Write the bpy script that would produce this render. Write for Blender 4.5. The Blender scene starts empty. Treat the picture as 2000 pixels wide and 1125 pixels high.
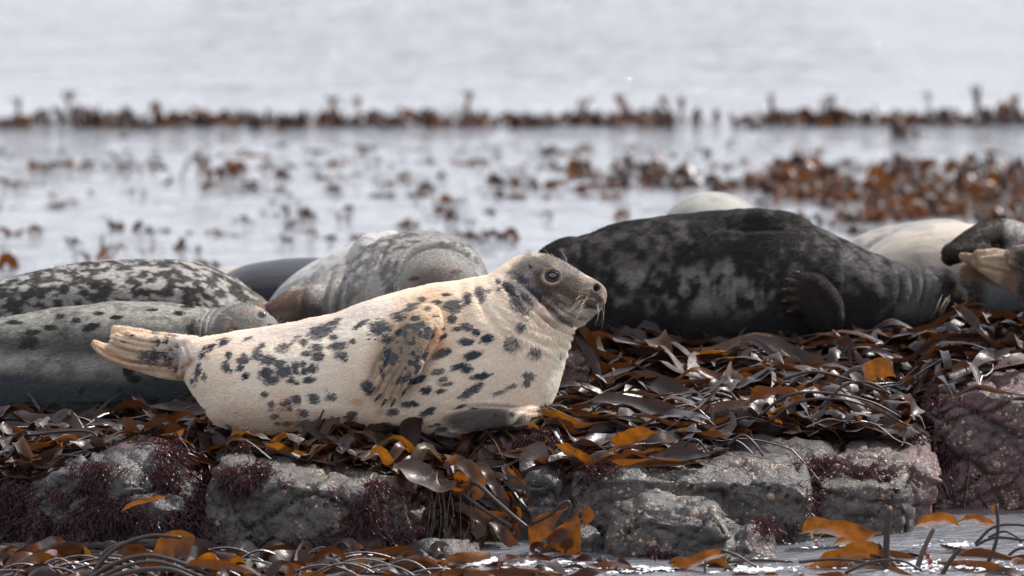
import bpy, bmesh, math, random
import numpy as np
from mathutils import Vector, Matrix
from mathutils.bvhtree import BVHTree

# ------------------------------------------------------------------ camera, world, sun, exposure
PITCH = 0.12
CAMH = 3.27
CAMD = 20.0
F = 10000.0                      # focal length in photo pixels
SUN_EL = math.radians(47)
SUN_AZ = math.radians(58)        # to the right of the viewing direction (+Y)
SUN_STRENGTH = 4.0
SKY_STRENGTH = 0.094
EXPOSURE = 0.45

scene = bpy.context.scene
COL = scene.collection
cam_data = bpy.data.cameras.new("camera")
cam = bpy.data.objects.new("camera", cam_data)
COL.objects.link(cam)
cam.location = (0, -CAMD, CAMH)
cam.rotation_euler = (math.pi / 2 - PITCH, 0, 0)
cam_data.lens = 180
cam_data.sensor_width = 36
cam_data.clip_start = 0.5
cam_data.clip_end = 9000
cam_data.dof.use_dof = True
cam_data.dof.focus_distance = 19.95
cam_data.dof.aperture_fstop = 1.95
scene.camera = cam

world = bpy.data.worlds.new("World")
scene.world = world
world.use_nodes = True
wn = world.node_tree.nodes
wl = world.node_tree.links
wn.clear()
w_out = wn.new('ShaderNodeOutputWorld')
w_bg = wn.new('ShaderNodeBackground')
w_sky = wn.new('ShaderNodeTexSky')
w_sky.sky_type = 'NISHITA'
w_sky.sun_disc = False
w_sky.sun_elevation = SUN_EL
w_sky.sun_rotation = SUN_AZ
w_sky.air_density = 1.2
w_sky.dust_density = 1.5
w_sky.ozone_density = 3.0
# a thin, even veil of cloud over the blue sky
w_mix = wn.new('ShaderNodeMixRGB')
w_mix.inputs[0].default_value = 0.75
# the veil is brightest on the sun's side of the sky
w_tc = wn.new('ShaderNodeTexCoord')
w_dot = wn.new('ShaderNodeVectorMath'); w_dot.operation = 'DOT_PRODUCT'
w_dot.inputs[1].default_value = (math.sin(math.radians(20)), math.cos(math.radians(20)), 0.1)
wl.new(w_tc.outputs['Generated'], w_dot.inputs[0])
w_rng = wn.new('ShaderNodeMapRange'); w_rng.interpolation_type = 'SMOOTHSTEP'
w_rng.inputs[1].default_value = -0.3; w_rng.inputs[2].default_value = 1.0
wl.new(w_dot.outputs['Value'], w_rng.inputs[0])
w_veil = wn.new('ShaderNodeMixRGB')
w_veil.inputs[1].default_value = (9.0, 9.0, 9.6, 1)
w_veil.inputs[2].default_value = (12.5, 12.7, 13.7, 1)
wl.new(w_rng.outputs[0], w_veil.inputs[0])
wl.new(w_veil.outputs[0], w_mix.inputs[2])
wl.new(w_sky.outputs[0], w_mix.inputs[1])
wl.new(w_mix.outputs[0], w_bg.inputs[0])
w_bg.inputs[1].default_value = SKY_STRENGTH
wl.new(w_bg.outputs[0], w_out.inputs[0])

sun_data = bpy.data.lights.new("sun", 'SUN')
sun_data.energy = SUN_STRENGTH
sun_data.angle = math.radians(3.0)
sun_data.color = (1.0, 0.95, 0.88)
sun = bpy.data.objects.new("sun", sun_data)
COL.objects.link(sun)
sdir = Vector((math.sin(SUN_AZ) * math.cos(SUN_EL), math.cos(SUN_AZ) * math.cos(SUN_EL), math.sin(SUN_EL)))
sun.rotation_euler = sdir.to_track_quat('Z', 'Y').to_euler()
sun.location = (4, 6, 8)

scene.render.engine = 'CYCLES'
scene.view_settings.view_transform = 'Standard'
scene.view_settings.look = 'None'
scene.view_settings.gamma = 1
scene.view_settings.exposure = EXPOSURE

# ------------------------------------------------------------------ photo <-> world
CP, SP = math.cos(PITCH), math.sin(PITCH)
CAMO = Vector((0, -CAMD, CAMH))
def raydir(px, py):
    u = (px - 1000) / F; v = (562.5 - py) / F
    return Vector((u, CP + v * SP, -SP + v * CP))
def P(px, py, Y):
    d = raydir(px, py)
    return CAMO + d * ((Y + CAMD) / d.y)
def W2P(co):
    """world (N,3) -> photo pixels of the reference, for laying markings on a surface"""
    x = co[:, 0]; y = co[:, 1] + CAMD; z = co[:, 2] - CAMH
    dep = y * CP - z * SP
    up = y * SP + z * CP
    return 1000 + F * x / dep, 562.5 - F * up / dep
def pxm(Y):
    return (Y + CAMD) / F       # metres per photo pixel at depth Y

# ------------------------------------------------------------------ numpy noise
def _hash(i, j, k, s):
    n = (i * 374761393 + j * 668265263 + k * 2147483647 + s * 974634777) & 0xFFFFFFFF
    n = ((n ^ (n >> 13)) * 1274126177) & 0xFFFFFFFF
    n = n ^ (n >> 16)
    return (n & 0xFFFF) / 65535.0
def vnoise(p, s=0):
    p = np.asarray(p, float)
    f = np.floor(p); i = f.astype(np.int64) + 10000; t = p - f
    t = t * t * (3 - 2 * t)
    r = 0
    for a in (0, 1):
        wa = t[:, 0] if a else 1 - t[:, 0]
        for b in (0, 1):
            wb = t[:, 1] if b else 1 - t[:, 1]
            for c in (0, 1):
                wc = t[:, 2] if c else 1 - t[:, 2]
                r = r + wa * wb * wc * _hash(i[:, 0] + a, i[:, 1] + b, i[:, 2] + c, s)
    return r * 2 - 1
def fbm(p, o=4, s=0, g=0.5):
    r = 0; a = 1.0; q = np.array(p, float)
    for k in range(o):
        r = r + a * vnoise(q, s + k * 17)
        a *= g; q = q * 2.03 + 11.3
    return r
def worley(p, s=0):
    """F1, F2 and the id of the nearest cell"""
    p = np.asarray(p, float)
    f = np.floor(p).astype(np.int64)
    N = len(p)
    d1 = np.full(N, 9.0); d2 = np.full(N, 9.0); idd = np.zeros(N)
    for a in (-1, 0, 1):
        for b in (-1, 0, 1):
            for c in (-1, 0, 1):
                ii = f + np.array([a, b, c]) ; jj = ii + 10000
                q = ii + np.stack([_hash(jj[:, 0], jj[:, 1], jj[:, 2], s + m) for m in (1, 2, 3)], 1)
                d = np.linalg.norm(q - p, axis=1)
                h = _hash(jj[:, 0], jj[:, 1], jj[:, 2], s + 7)
                new = d < d1
                d2 = np.where(new, d1, np.minimum(d2, d))
                idd = np.where(new, h, idd)
                d1 = np.where(new, d, d1)
    return d1, d2, idd
def smooth(a, b, x):
    t = np.clip((x - a) / (b - a), 0, 1)
    return t * t * (3 - 2 * t)

# ------------------------------------------------------------------ object helpers
def tag(o, label=None, cat=None, group=None, kind=None):
    if label: o['label'] = label
    if cat: o['category'] = cat
    if group: o['group'] = group
    if kind: o['kind'] = kind
    return o
def empty(name, loc, label, cat, group=None):
    o = bpy.data.objects.new(name, None)
    COL.objects.link(o); o.location = loc
    o.empty_display_size = 0.1
    return tag(o, label, cat, group)
def link(name, me, mat, parent=None):
    o = bpy.data.objects.new(name, me)
    COL.objects.link(o)
    if mat is not None:
        me.materials.clear(); me.materials.append(mat)
    if parent is not None:
        o.parent = parent
        o.matrix_parent_inverse = Matrix.Translation(parent.location).inverted()
    return o
def mesh_np(name, v, f, smooth_shade=True, attrs=None):
    me = bpy.data.meshes.new(name)
    v = np.asarray(v, np.float32).reshape(-1, 3)
    me.vertices.add(len(v)); me.vertices.foreach_set('co', v.ravel())
    if isinstance(f, np.ndarray):
        n, k = f.shape
        me.loops.add(n * k); me.loops.foreach_set('vertex_index', f.astype(np.int32).ravel())
        me.polygons.add(n); me.polygons.foreach_set('loop_start', np.arange(0, n * k, k, dtype=np.int32))
    else:
        tot = sum(len(x) for x in f)
        me.loops.add(tot)
        me.loops.foreach_set('vertex_index', np.array([i for x in f for i in x], np.int32))
        me.polygons.add(len(f))
        st = np.cumsum([0] + [len(x) for x in f[:-1]]).astype(np.int32)
        me.polygons.foreach_set('loop_start', st)
    me.update(calc_edges=True)
    me.validate()
    if smooth_shade:
        me.polygons.foreach_set('use_smooth', np.ones(len(me.polygons), bool))
    if attrs:
        for k, a in attrs.items(): set_attr(me, k, a)
    return me
def set_attr(me, name, a):
    a = np.asarray(a, np.float32)
    if a.ndim == 2:
        at = me.attributes.new(name, 'FLOAT_COLOR', 'POINT')
        if a.shape[1] == 3: a = np.concatenate([a, np.ones((len(a), 1), np.float32)], 1)
        at.data.foreach_set('color', a.ravel())
    else:
        at = me.attributes.new(name, 'FLOAT', 'POINT')
        at.data.foreach_set('value', a.ravel())
def get_co(me):
    a = np.empty(len(me.vertices) * 3, np.float32); me.vertices.foreach_get('co', a)
    return a.reshape(-1, 3).astype(float)
def get_no(me):
    a = np.empty(len(me.vertices) * 3, np.float32); me.vertices.foreach_get('normal', a)
    return a.reshape(-1, 3).astype(float)

class MB:
    """collects closed shapes and ribbons into one mesh"""
    def __init__(s): s.v = []; s.f = []; s.n = 0; s.c = []
    def add(s, v, f, c=None):
        v = np.asarray(v, float).reshape(-1, 3)
        s.v.append(v); s.f.extend([tuple(int(i) + s.n for i in x) for x in f]); s.n += len(v)
        if c is not None:
            c = np.asarray(c, float)
            s.c.append(np.tile(c, (len(v), 1)) if c.ndim == 1 else c)
    def grid(s, rows, c=None, closed=False, caps=False):
        """rows (m,n,3)"""
        rows = np.asarray(rows, float); m, n = rows.shape[:2]
        f = []
        for i in range(m - 1):
            for j in range(n if closed else n - 1):
                k = (j + 1) % n
                f.append((i * n + j, i * n + k, (i + 1) * n + k, (i + 1) * n + j))
        if caps:
            f.append(tuple(range(n - 1, -1, -1))); f.append(tuple((m - 1) * n + j for j in range(n)))
        if c is not None:
            c = np.asarray(c, float)
            if c.ndim == 3: c = c.reshape(-1, 3)
        s.add(rows.reshape(-1, 3), f, c)
    def mesh(s, name, smooth_shade=True):
        me = mesh_np(name, np.concatenate(s.v), s.f, smooth_shade)
        if s.c and sum(len(x) for x in s.c) == len(me.vertices):
            set_attr(me, 'tint', np.concatenate(s.c))
        return me

def catmull(pts, sub):
    pts = np.asarray(pts, float)
    q = np.vstack([2 * pts[0] - pts[1], pts, 2 * pts[-1] - pts[-2]])
    out = []
    for i in range(1, len(q) - 2):
        for k in range(sub):
            t = k / sub
            out.append(0.5 * ((2 * q[i]) + (-q[i - 1] + q[i + 1]) * t + (2 * q[i - 1] - 5 * q[i] + 4 * q[i + 1] - q[i + 2]) * t * t
                              + (-q[i - 1] + 3 * q[i] - 3 * q[i + 1] + q[i + 2]) * t ** 3))
    out.append(q[-2])
    return np.array(out)

def loft(mb, st, Y, n=36, sub=5, ex=2.15):
    """st: (Tx,Ty,Bx,By,half depth[,dY]); body running across the view, T and B in photo pixels"""
    A = []
    for s in st:
        dy = s[5] if len(s) > 5 else 0
        t = P(s[0], s[1], Y + dy); b = P(s[2], s[3], Y + dy)
        A.append(list(t) + list(b) + [s[4]])
    A = catmull(A, sub)
    th = np.linspace(0, 2 * math.pi, n, endpoint=False)
    cx = np.sign(np.cos(th)) * np.abs(np.cos(th)) ** (2 / ex)
    sx = np.sign(np.sin(th)) * np.abs(np.sin(th)) ** (2 / ex)
    rows = []
    for a in A:
        t, b, w = a[:3], a[3:6], max(a[6], 0.004)
        c = (t + b) / 2; h = (t - b) / 2
        rows.append(c + cx[:, None] * h + sx[:, None] * np.array([0, w, 0]))
    mb.grid(rows, closed=True, caps=True)

def tube(mb, pts, rad, n=12, flat=None, side=None, sub=4, c=None):
    """pts world points, rad per point; flat = ratio of the thickness along side x tangent"""
    A = catmull([list(p) + [r] for p, r in zip(pts, rad)], sub)
    th = np.linspace(0, 2 * math.pi, n, endpoint=False)
    rows = []
    T = np.gradient(A[:, :3], axis=0)
    prev = None
    for a, t in zip(A, T):
        t = t / (np.linalg.norm(t) + 1e-9)
        ref = np.array(side, float) if side is not None else (prev if prev is not None else (np.array([0, 0, 1.0]) if abs(t[2]) < .9 else np.array([1.0, 0, 0])))
        u = ref - t * ref.dot(t); u /= np.linalg.norm(u) + 1e-9
        v = np.cross(t, u)
        prev = u
        r = max(a[3], 1e-4)
        rows.append(a[:3] + np.cos(th)[:, None] * u * r + np.sin(th)[:, None] * v * r * (flat or 1))
    mb.grid(rows, closed=True, caps=True, c=c)

def ball(mb, c, r, n=16, m=10, c_=None):
    c = np.array(c); r = np.array(r) if np.ndim(r) else np.array([r, r, r])
    rows = []
    for i in range(m + 1):
        ph = math.pi * (i / m) ; ph = min(max(ph, 1e-3), math.pi - 1e-3)
        th = np.linspace(0, 2 * math.pi, n, endpoint=False)
        rows.append(np.stack([c[0] + r[0] * np.sin(ph) * np.cos(th), c[1] + r[1] * np.sin(ph) * np.sin(th), c[2] + r[2] * np.cos(ph) + 0 * th], 1))
    mb.grid(rows, closed=True, caps=True, c=c_)

def remesh(mb, voxel, iters=6):
    me = mesh_np('tmp', np.concatenate(mb.v), mb.f)
    o = bpy.data.objects.new('tmp', me); COL.objects.link(o)
    m = o.modifiers.new('r', 'REMESH'); m.mode = 'VOXEL'; m.voxel_size = voxel; m.use_smooth_shade = True
    s = o.modifiers.new('s', 'SMOOTH'); s.factor = 0.5; s.iterations = iters
    dg = bpy.context.evaluated_depsgraph_get(); dg.update()
    out = bpy.data.meshes.new_from_object(o.evaluated_get(dg))
    bpy.data.objects.remove(o); bpy.data.meshes.remove(me)
    return out
def bvh_mb(mb):
    return BVHTree.FromPolygons([tuple(x) for x in np.concatenate(mb.v)], mb.f)
def bvh_me(me):
    return BVHTree.FromPolygons([tuple(v.co) for v in me.vertices], [tuple(p.vertices) for p in me.polygons])
def hit(bvh, px, py, back=0.0):
    d = raydir(px, py).normalized()
    l, n, i, t = bvh.ray_cast(CAMO, d)
    if l is None: return None, None
    return l - d * back, n

def seg_dist(px, py, line):
    """distance to a polyline in photo pixels, and the fraction along it"""
    best = np.full(len(px), 1e9); tt = np.zeros(len(px))
    L = len(line) - 1
    for i in range(L):
        ax, ay = line[i]; bx, by = line[i + 1]
        dx, dy = bx - ax, by - ay
        t = np.clip(((px - ax) * dx + (py - ay) * dy) / (dx * dx + dy * dy + 1e-9), 0, 1)
        d = np.hypot(px - ax - t * dx, py - ay - t * dy)
        m = d < best
        best = np.where(m, d, best); tt = np.where(m, (i + t) / L, tt)
    return best, tt
def spots_field(px, py, spots):
    """spots (cx,cy,rx,ry,rot) -> 1 in the middle, 0 on the rim, negative outside"""
    f = np.full(len(px), -2.0)
    for s in spots:
        a = math.radians(s[4]) if len(s) > 4 else 0
        k = s[5] if len(s) > 5 else 1.0
        dx = px - s[0]; dy = -(py - s[1])
        u = dx * math.cos(a) + dy * math.sin(a); v = -dx * math.sin(a) + dy * math.cos(a)
        d = 1 - np.sqrt((u / s[2]) ** 2 + (v / s[3]) ** 2)
        f = np.maximum(f, np.where(d > 0, d * k, d))
    return f
def ell(px, py, cx, cy, rx, ry, rot=0, soft=0.35):
    f = spots_field(px, py, [(cx, cy, rx, ry, rot)])
    return smooth(-soft, soft, f)
def mixc(a, b, t):
    return a * (1 - t[:, None]) + np.array(b) * t[:, None]

# ------------------------------------------------------------------ materials
def new_mat(name):
    m = bpy.data.materials.new(name); m.use_nodes = True
    nt = m.node_tree; nt.nodes.clear()
    out = nt.nodes.new('ShaderNodeOutputMaterial')
    return m, nt, out
class NT:
    def __init__(s, nt): s.nt = nt
    def n(s, t, **k):
        o = s.nt.nodes.new(t)
        for a, b in k.items():
            if a.startswith('_'): setattr(o, a[1:], b)
        return o
    def l(s, a, b): s.nt.links.new(a, b)
    def noise(s, vec, scale, detail=3, rough=0.5, dist=0.0):
        o = s.nt.nodes.new('ShaderNodeTexNoise'); o.inputs['Scale'].default_value = scale
        o.inputs['Detail'].default_value = detail; o.inputs['Roughness'].default_value = rough
        o.inputs['Distortion'].default_value = dist
        if vec is not None: s.l(vec, o.inputs['Vector'])
        return o.outputs[0]
    def math(s, op, a, b=None, c=None, clamp=False):
        o = s.nt.nodes.new('ShaderNodeMath'); o.operation = op; o.use_clamp = clamp
        for i, x in enumerate((a, b, c)):
            if x is None: continue
            if isinstance(x, (int, float)): o.inputs[i].default_value = x
            else: s.l(x, o.inputs[i])
        return o.outputs[0]
    def ramp(s, x, a, b, lo=0.0, hi=1.0):
        o = s.nt.nodes.new('ShaderNodeMapRange'); o.interpolation_type = 'SMOOTHSTEP'
        s.l(x, o.inputs[0]); o.inputs[1].default_value = a; o.inputs[2].default_value = b
        o.inputs[3].default_value = lo; o.inputs[4].default_value = hi
        return o.outputs[0]
    def mix(s, f, a, b, mode='MIX'):
        o = s.nt.nodes.new('ShaderNodeMixRGB'); o.blend_type = mode
        for i, x in zip((0, 1, 2), (f, a, b)):
            if isinstance(x, (int, float)): o.inputs[i].default_value = x
            elif isinstance(x, tuple): o.inputs[i].default_value = (*x, 1) if len(x) == 3 else x
            else: s.l(x, o.inputs[i])
        return o.outputs[0]
    def mapping(s, vec, scale=(1, 1, 1), rot=(0, 0, 0)):
        o = s.nt.nodes.new('ShaderNodeMapping'); s.l(vec, o.inputs[0])
        o.inputs['Scale'].default_value = scale; o.inputs['Rotation'].default_value = rot
        return o.outputs[0]
    def attr(s, name, out='Color'):
        o = s.nt.nodes.new('ShaderNodeAttribute'); o.attribute_name = name
        return o.outputs[out]
    def bump(s, h, strength, dist, normal=None):
        o = s.nt.nodes.new('ShaderNodeBump'); o.inputs['Strength'].default_value = strength
        o.inputs['Distance'].default_value = dist; s.l(h, o.inputs['Height'])
        if normal is not None: s.l(normal, o.inputs['Normal'])
        return o.outputs[0]
    def coord(s):
        return s.nt.nodes.new('ShaderNodeNewGeometry').outputs['Position']
    def pbsdf(s, color, rough=0.5, normal=None, spec=0.5, sheen=0.0, coat=0.0, metallic=0.0):
        o = s.nt.nodes.new('ShaderNodeBsdfPrincipled')
        for key, x in (('Base Color', color), ('Roughness', rough)):
            if isinstance(x, (int, float)): o.inputs[key].default_value = x
            elif isinstance(x, tuple): o.inputs[key].default_value = (*x, 1)
            else: s.l(x, o.inputs[key])
        o.inputs['Specular IOR Level'].default_value = spec
        o.inputs['Sheen Weight'].default_value = sheen
        o.inputs['Sheen Roughness'].default_value = 0.4
        o.inputs['Coat Weight'].default_value = coat
        o.inputs['Coat Roughness'].default_value = 0.1
        if normal is not None: s.l(normal, o.inputs['Normal'])
        return o

def fur_mat(name, spotcol, dark, mottle=None, rot=0.0, rough=0.6, sheen=0.35, streak=0.25, bump=0.5, spec=0.3, edge=0.75, sx=42):
    """fur: 'tint' is the coat colour, 'spot' the pigment field; mottle=(scale, lo, hi, strength)"""
    m, nt, out = new_mat(name); N = NT(nt)
    pos = N.coord()
    hair = N.mapping(pos, (sx, 130, 130), (0, rot, 0))
    hair2 = N.mapping(pos, (sx * 2.5, 420, 420), (0, rot, 0))
    h1 = N.noise(hair, 1.0, 3, 0.6)
    h2 = N.noise(hair2, 1.0, 2, 0.6)
    clump = N.noise(N.mapping(pos, (14, 30, 30), (0, rot, 0)), 1.0, 3, 0.6)
    tint = N.attr('tint'); spot = N.attr('spot', 'Fac')
    f = N.math('ADD', spot, N.math('MULTIPLY', N.math('SUBTRACT', h1, 0.5), edge * 1.3))
    f = N.math('ADD', f, N.math('MULTIPLY', N.math('SUBTRACT', clump, 0.5), edge * 1.2))
    f = N.ramp(f, -0.02, 0.16)
    col = tint
    if mottle:
        sc, lo, hi, st = mottle
        mm = N.noise(N.mapping(pos, (sc, sc * 1.7, sc * 1.7), (0, rot, 0)), 1.0, 5, 0.62, 0.6)
        mm = N.math('ADD', mm, N.math('MULTIPLY', N.math('SUBTRACT', h1, 0.5), 0.16))
        mm = N.ramp(mm, lo, hi, 0, st)
        mm = N.math('MULTIPLY', mm, N.attr('mot', 'Fac'))
        col = N.mix(mm, col, dark)
    sc = N.mix(h2, tuple(c * 0.6 for c in spotcol), tuple(min(1, c * 1.6) for c in spotcol))
    col = N.mix(f, col, sc)
    # individual hairs a little darker or paler than their neighbours
    st = N.math('MULTIPLY_ADD', N.math('SUBTRACT', h1, 0.5), streak * 1.6, 1.0)
    st = N.math('MULTIPLY', st, N.math('MULTIPLY_ADD', N.math('SUBTRACT', h2, 0.5), streak * 1.6, 1.0))
    vm = nt.nodes.new('ShaderNodeVectorMath'); vm.operation = 'SCALE'
    N.l(col, vm.inputs[0]); N.l(st, vm.inputs['Scale'])
    b = N.bump(h2, bump, 0.003)
    b = N.bump(h1, bump, 0.006, b)
    b = N.bump(N.noise(N.mapping(pos, (9, 18, 18), (0, rot, 0)), 1.0, 3), bump * 0.6, 0.02, b)
    wet = N.attr('wet', 'Fac')
    r = N.math('MULTIPLY_ADD', wet, -0.22, rough)
    pb = N.pbsdf(vm.outputs[0], r, b, spec, sheen)
    N.l(pb.outputs[0], out.inputs[0])
    return m

def simple_mat(name, col, rough=0.5, spec=0.5, coat=0.0):
    m, nt, out = new_mat(name); N = NT(nt)
    pos = N.coord()
    c = N.mix(N.noise(pos, 60, 3), tuple(x * 0.8 for x in col), tuple(min(1, x * 1.2) for x in col))
    pb = N.pbsdf(c, rough, None, spec, 0, coat)
    N.l(pb.outputs[0], out.inputs[0]); return m
M_eye = simple_mat('seal_eye', (0.010, 0.007, 0.007), 0.08, 0.9, 1.0)
M_whisk = simple_mat('whisker', (0.48, 0.40, 0.30), 0.4)
M_claw = simple_mat('claw', (0.035, 0.028, 0.025), 0.35)
M_clawpale = simple_mat('claw_pale', (0.30, 0.20, 0.12), 0.4)

def kelp_mat(name, trans=(0.62, 0.20, 0.015), tf=0.55, rough=0.2):
    m, nt, out = new_mat(name); N = NT(nt)
    pos = N.coord(); tint = N.attr('tint')
    n1 = N.noise(pos, 18, 3, 0.6); n2 = N.noise(pos, 90, 3, 0.6)
    col = N.mix(N.ramp(n1, 0.3, 0.75), tint, (0.030, 0.011, 0.005))
    b = N.bump(n1, 0.3, 0.012)
    b = N.bump(n2, 0.12, 0.003, b)
    spk = N.ramp(N.noise(pos, 55, 3, 0.7), 0.58, 0.70, 0, .55)
    col = N.mix(spk, col, (0.012, 0.006, 0.004))
    rg = N.ramp(n2, 0.3, 0.8, rough * 0.6, rough * 1.5)
    pb = N.pbsdf(col, rg, b, 0.35)
    tr = nt.nodes.new('ShaderNodeBsdfTranslucent')
    tc = N.mix(1.0, trans, N.attr('glow'), 'MULTIPLY')
    tc = N.mix(N.ramp(N.noise(pos, 13, 4, 0.65), 0.35, 0.75, 0, .75), tc, (0.05, 0.014, 0.003))
    N.l(tc, tr.inputs[0])
    # thin blade: a glossy skin over a body that lets amber light through
    mx = nt.nodes.new('ShaderNodeMixShader'); mx.inputs[0].default_value = tf
    N.l(pb.outputs[0], mx.inputs[1]); N.l(tr.outputs[0], mx.inputs[2])
    gl = nt.nodes.new('ShaderNodeBsdfGlossy'); gl.inputs['Roughness'].default_value = rough * 1.2
    gl.inputs[0].default_value = (.82, .78, .80, 1); N.l(b, gl.inputs['Normal'])
    fr = nt.nodes.new('ShaderNodeFresnel'); fr.inputs[0].default_value = 1.36; N.l(b, fr.inputs[1])
    m2 = nt.nodes.new('ShaderNodeMixShader'); N.l(N.math('MULTIPLY', fr.outputs[0], tf), m2.inputs[0])
    N.l(mx.outputs[0], m2.inputs[1]); N.l(gl.outputs[0], m2.inputs[2])
    N.l(m2.outputs[0], out.inputs[0])
    return m

# ------------------------------------------------------------------ the shelf of rock, the sea bed and the water
PY_ = np.array([-60, -3, -1.3, -.80, -.62, -.46, -.2, 0, .3, .6, 1.0, 1.6, 2.4, 3.5, 5, 7, 9, 60])
PZ_ = np.array([-.9, -.5, -.42, -.34, -.16, .12, .215, .255, .29, .325, .37, .44, .46, .40, .2, -.25, -.5, -1.2])
def ground_z(x, y):
    x = np.asarray(x, float); y = np.asarray(y, float)
    s = (smooth(0.95, 1.45, x) * 0.42 + smooth(1.45, 1.7, x) * .5) * (1 - smooth(0.2, 1.3, y))
    z = np.interp(y - s, PY_, PZ_)
    z = z - 0.07 * smooth(-.5, -1.2, x) * (1 - smooth(0.9, 1.6, y)) * smooth(-.4, .2, y)
    return z
def build_ground():
    a = np.arange(-2.8, 2.81, .035)
    far = np.array([3.2, 4, 5.5, 8, 14, 30, 80, 300, 1200, 4000])
    xs = np.concatenate([-far[::-1], a, far])
    ys = np.concatenate([[-4000, -1200, -300, -80, -30, -12, -6, -4, -3, -2.4], np.arange(-2, 4, .035), np.arange(4, 10, .25), [12, 16, 25, 40, 80, 300, 1200, 4000]])
    X, Y = np.meshgrid(xs, ys)
    x = X.ravel(); y = Y.ravel()
    z = ground_z(x, y)
    p = np.stack([x, y, z], 1)
    near = (np.abs(x) < 3.3) & (np.abs(y) < 10)
    w1, w2, wi = worley(p * 6 + .3, 9)
    z = z + np.where(near, fbm(p * 5, 5, 3) * 0.028 + (wi - .5) * .05 - smooth(.12, 0, w2 - w1) * .02, 0)
    p[:, 2] = z
    m, n = X.shape
    idx = np.arange(m * n).reshape(m, n)
    f = np.stack([idx[:-1, :-1], idx[:-1, 1:], idx[1:, 1:], idx[1:, :-1]], -1).reshape(-1, 4)
    return mesh_np('ground', p, f)

def rock_mat(name, base, second, pink=0.35, barn=0.5, wetness=0.5):
    m, nt, out = new_mat(name); N = NT(nt)
    pos = N.coord()
    a = N.noise(pos, 5, 5, 0.65, 0.4)
    b_ = N.noise(pos, 28, 5, 0.7, 0.5)
    c_ = N.noise(pos, 120, 4, 0.7)
    col = N.mix(N.ramp(a, 0.35, 0.65), base, second)
    col = N.mix(N.ramp(b_, 0.48, 0.62, 0, 0.65), col, tuple(x * 0.3 for x in base))
    # crusts of pink coralline weed
    pk = N.noise(N.mapping(pos, (1, 1, 0.8)), 4.2, 4, 0.7, 0.8)
    pk = N.math('MULTIPLY', N.ramp(pk, 0.62 - pink * 0.22, 0.74 - pink * 0.2), N.ramp(b_, 0.35, 0.55))
    col = N.mix(N.math('MULTIPLY', pk, 0.75), col, (0.115, 0.045, 0.052))
    # pale barnacle crusts, scattered in patches
    vo = nt.nodes.new('ShaderNodeTexVoronoi'); vo.inputs['Scale'].default_value = 46
    N.l(N.mix(0.35, pos, N.mapping(pos, (1.3, 1.3, 1.3)), 'MIX'), vo.inputs['Vector'])
    bm = N.noise(pos, 7, 4, 0.65, 0.6)
    bmk = N.ramp(bm, 0.60 - barn * 0.16, 0.68 - barn * 0.14)
    dot = N.math('MULTIPLY', N.ramp(vo.outputs['Distance'], 0.42, 0.28), bmk)
    rnd = N.math('GREATER_THAN', N.noise(vo.outputs['Color'], 3, 0), 0.47)
    dot = N.math('MULTIPLY', dot, rnd)
    smear = N.math('MULTIPLY', N.ramp(N.noise(pos, 55, 4, 0.75), 0.55, 0.62), N.ramp(bm, 0.60 - barn * .1, 0.68 - barn * .1))
    bc = N.mix(c_, (0.34, 0.22, 0.13), (0.60, 0.47, 0.33))
    col = N.mix(N.math('MULTIPLY', smear, 0.6), col, bc)
    col = N.mix(N.math('MULTIPLY', dot, 0.9), col, bc)
    h = N.math('ADD', N.math('MULTIPLY', b_, 1.0), N.math('MULTIPLY', dot, 0.35))
    bp = N.bump(h, 0.7, 0.022)
    # chipped, layered surface
    ve = nt.nodes.new('ShaderNodeTexVoronoi'); ve.feature = 'DISTANCE_TO_EDGE'; ve.inputs['Scale'].default_value = 8
    N.l(N.mix(0.12, N.mapping(pos, (1, 1, 1.7)), nt.nodes.new('ShaderNodeTexNoise').outputs['Color']), ve.inputs['Vector'])
    crk = N.ramp(ve.outputs['Distance'], 0.0, 0.045)
    bp = N.bump(crk, 0.35, 0.010, bp)
    bp = N.bump(c_, 0.6, 0.006, bp)
    col = N.mix(N.math('MULTIPLY', N.math('SUBTRACT', 1.0, crk), 0.18), col, (0.012, 0.010, 0.009))
    rg = N.ramp(b_, 0.35, 0.62, 0.56 - wetness * 0.45, 0.82 - wetness * 0.45)
    pb = N.pbsdf(col, rg, bp, 0.5, 0, 0)
    N.l(pb.outputs[0], out.inputs[0])
    return m
M_rock = rock_mat('rock_grey', (0.070, 0.064, 0.060), (0.115, 0.10, 0.092), 0.25, 0.75, 0.75)
M_rock2 = rock_mat('rock_pale_grey', (0.095, 0.092, 0.092), (0.060, 0.056, 0.058), 0.45, 0.5, 0.85)
M_rock3 = rock_mat('rock_reddish', (0.095, 0.078, 0.076), (0.115, 0.060, 0.064), 0.75, 0.95, 0.8)
M_rock4 = rock_mat('rock_crusted', (0.090, 0.074, 0.068), (0.125, 0.075, 0.076), 0.9, 0.95, 0.75)
M_ground = rock_mat('ground_rock', (0.016, 0.011, 0.010), (0.022, 0.015, 0.013), 0.1, 0.0, 0.6)

WL = -0.06        # water level
g = link('ground', build_ground(), M_ground); tag(g, kind='structure')

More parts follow.
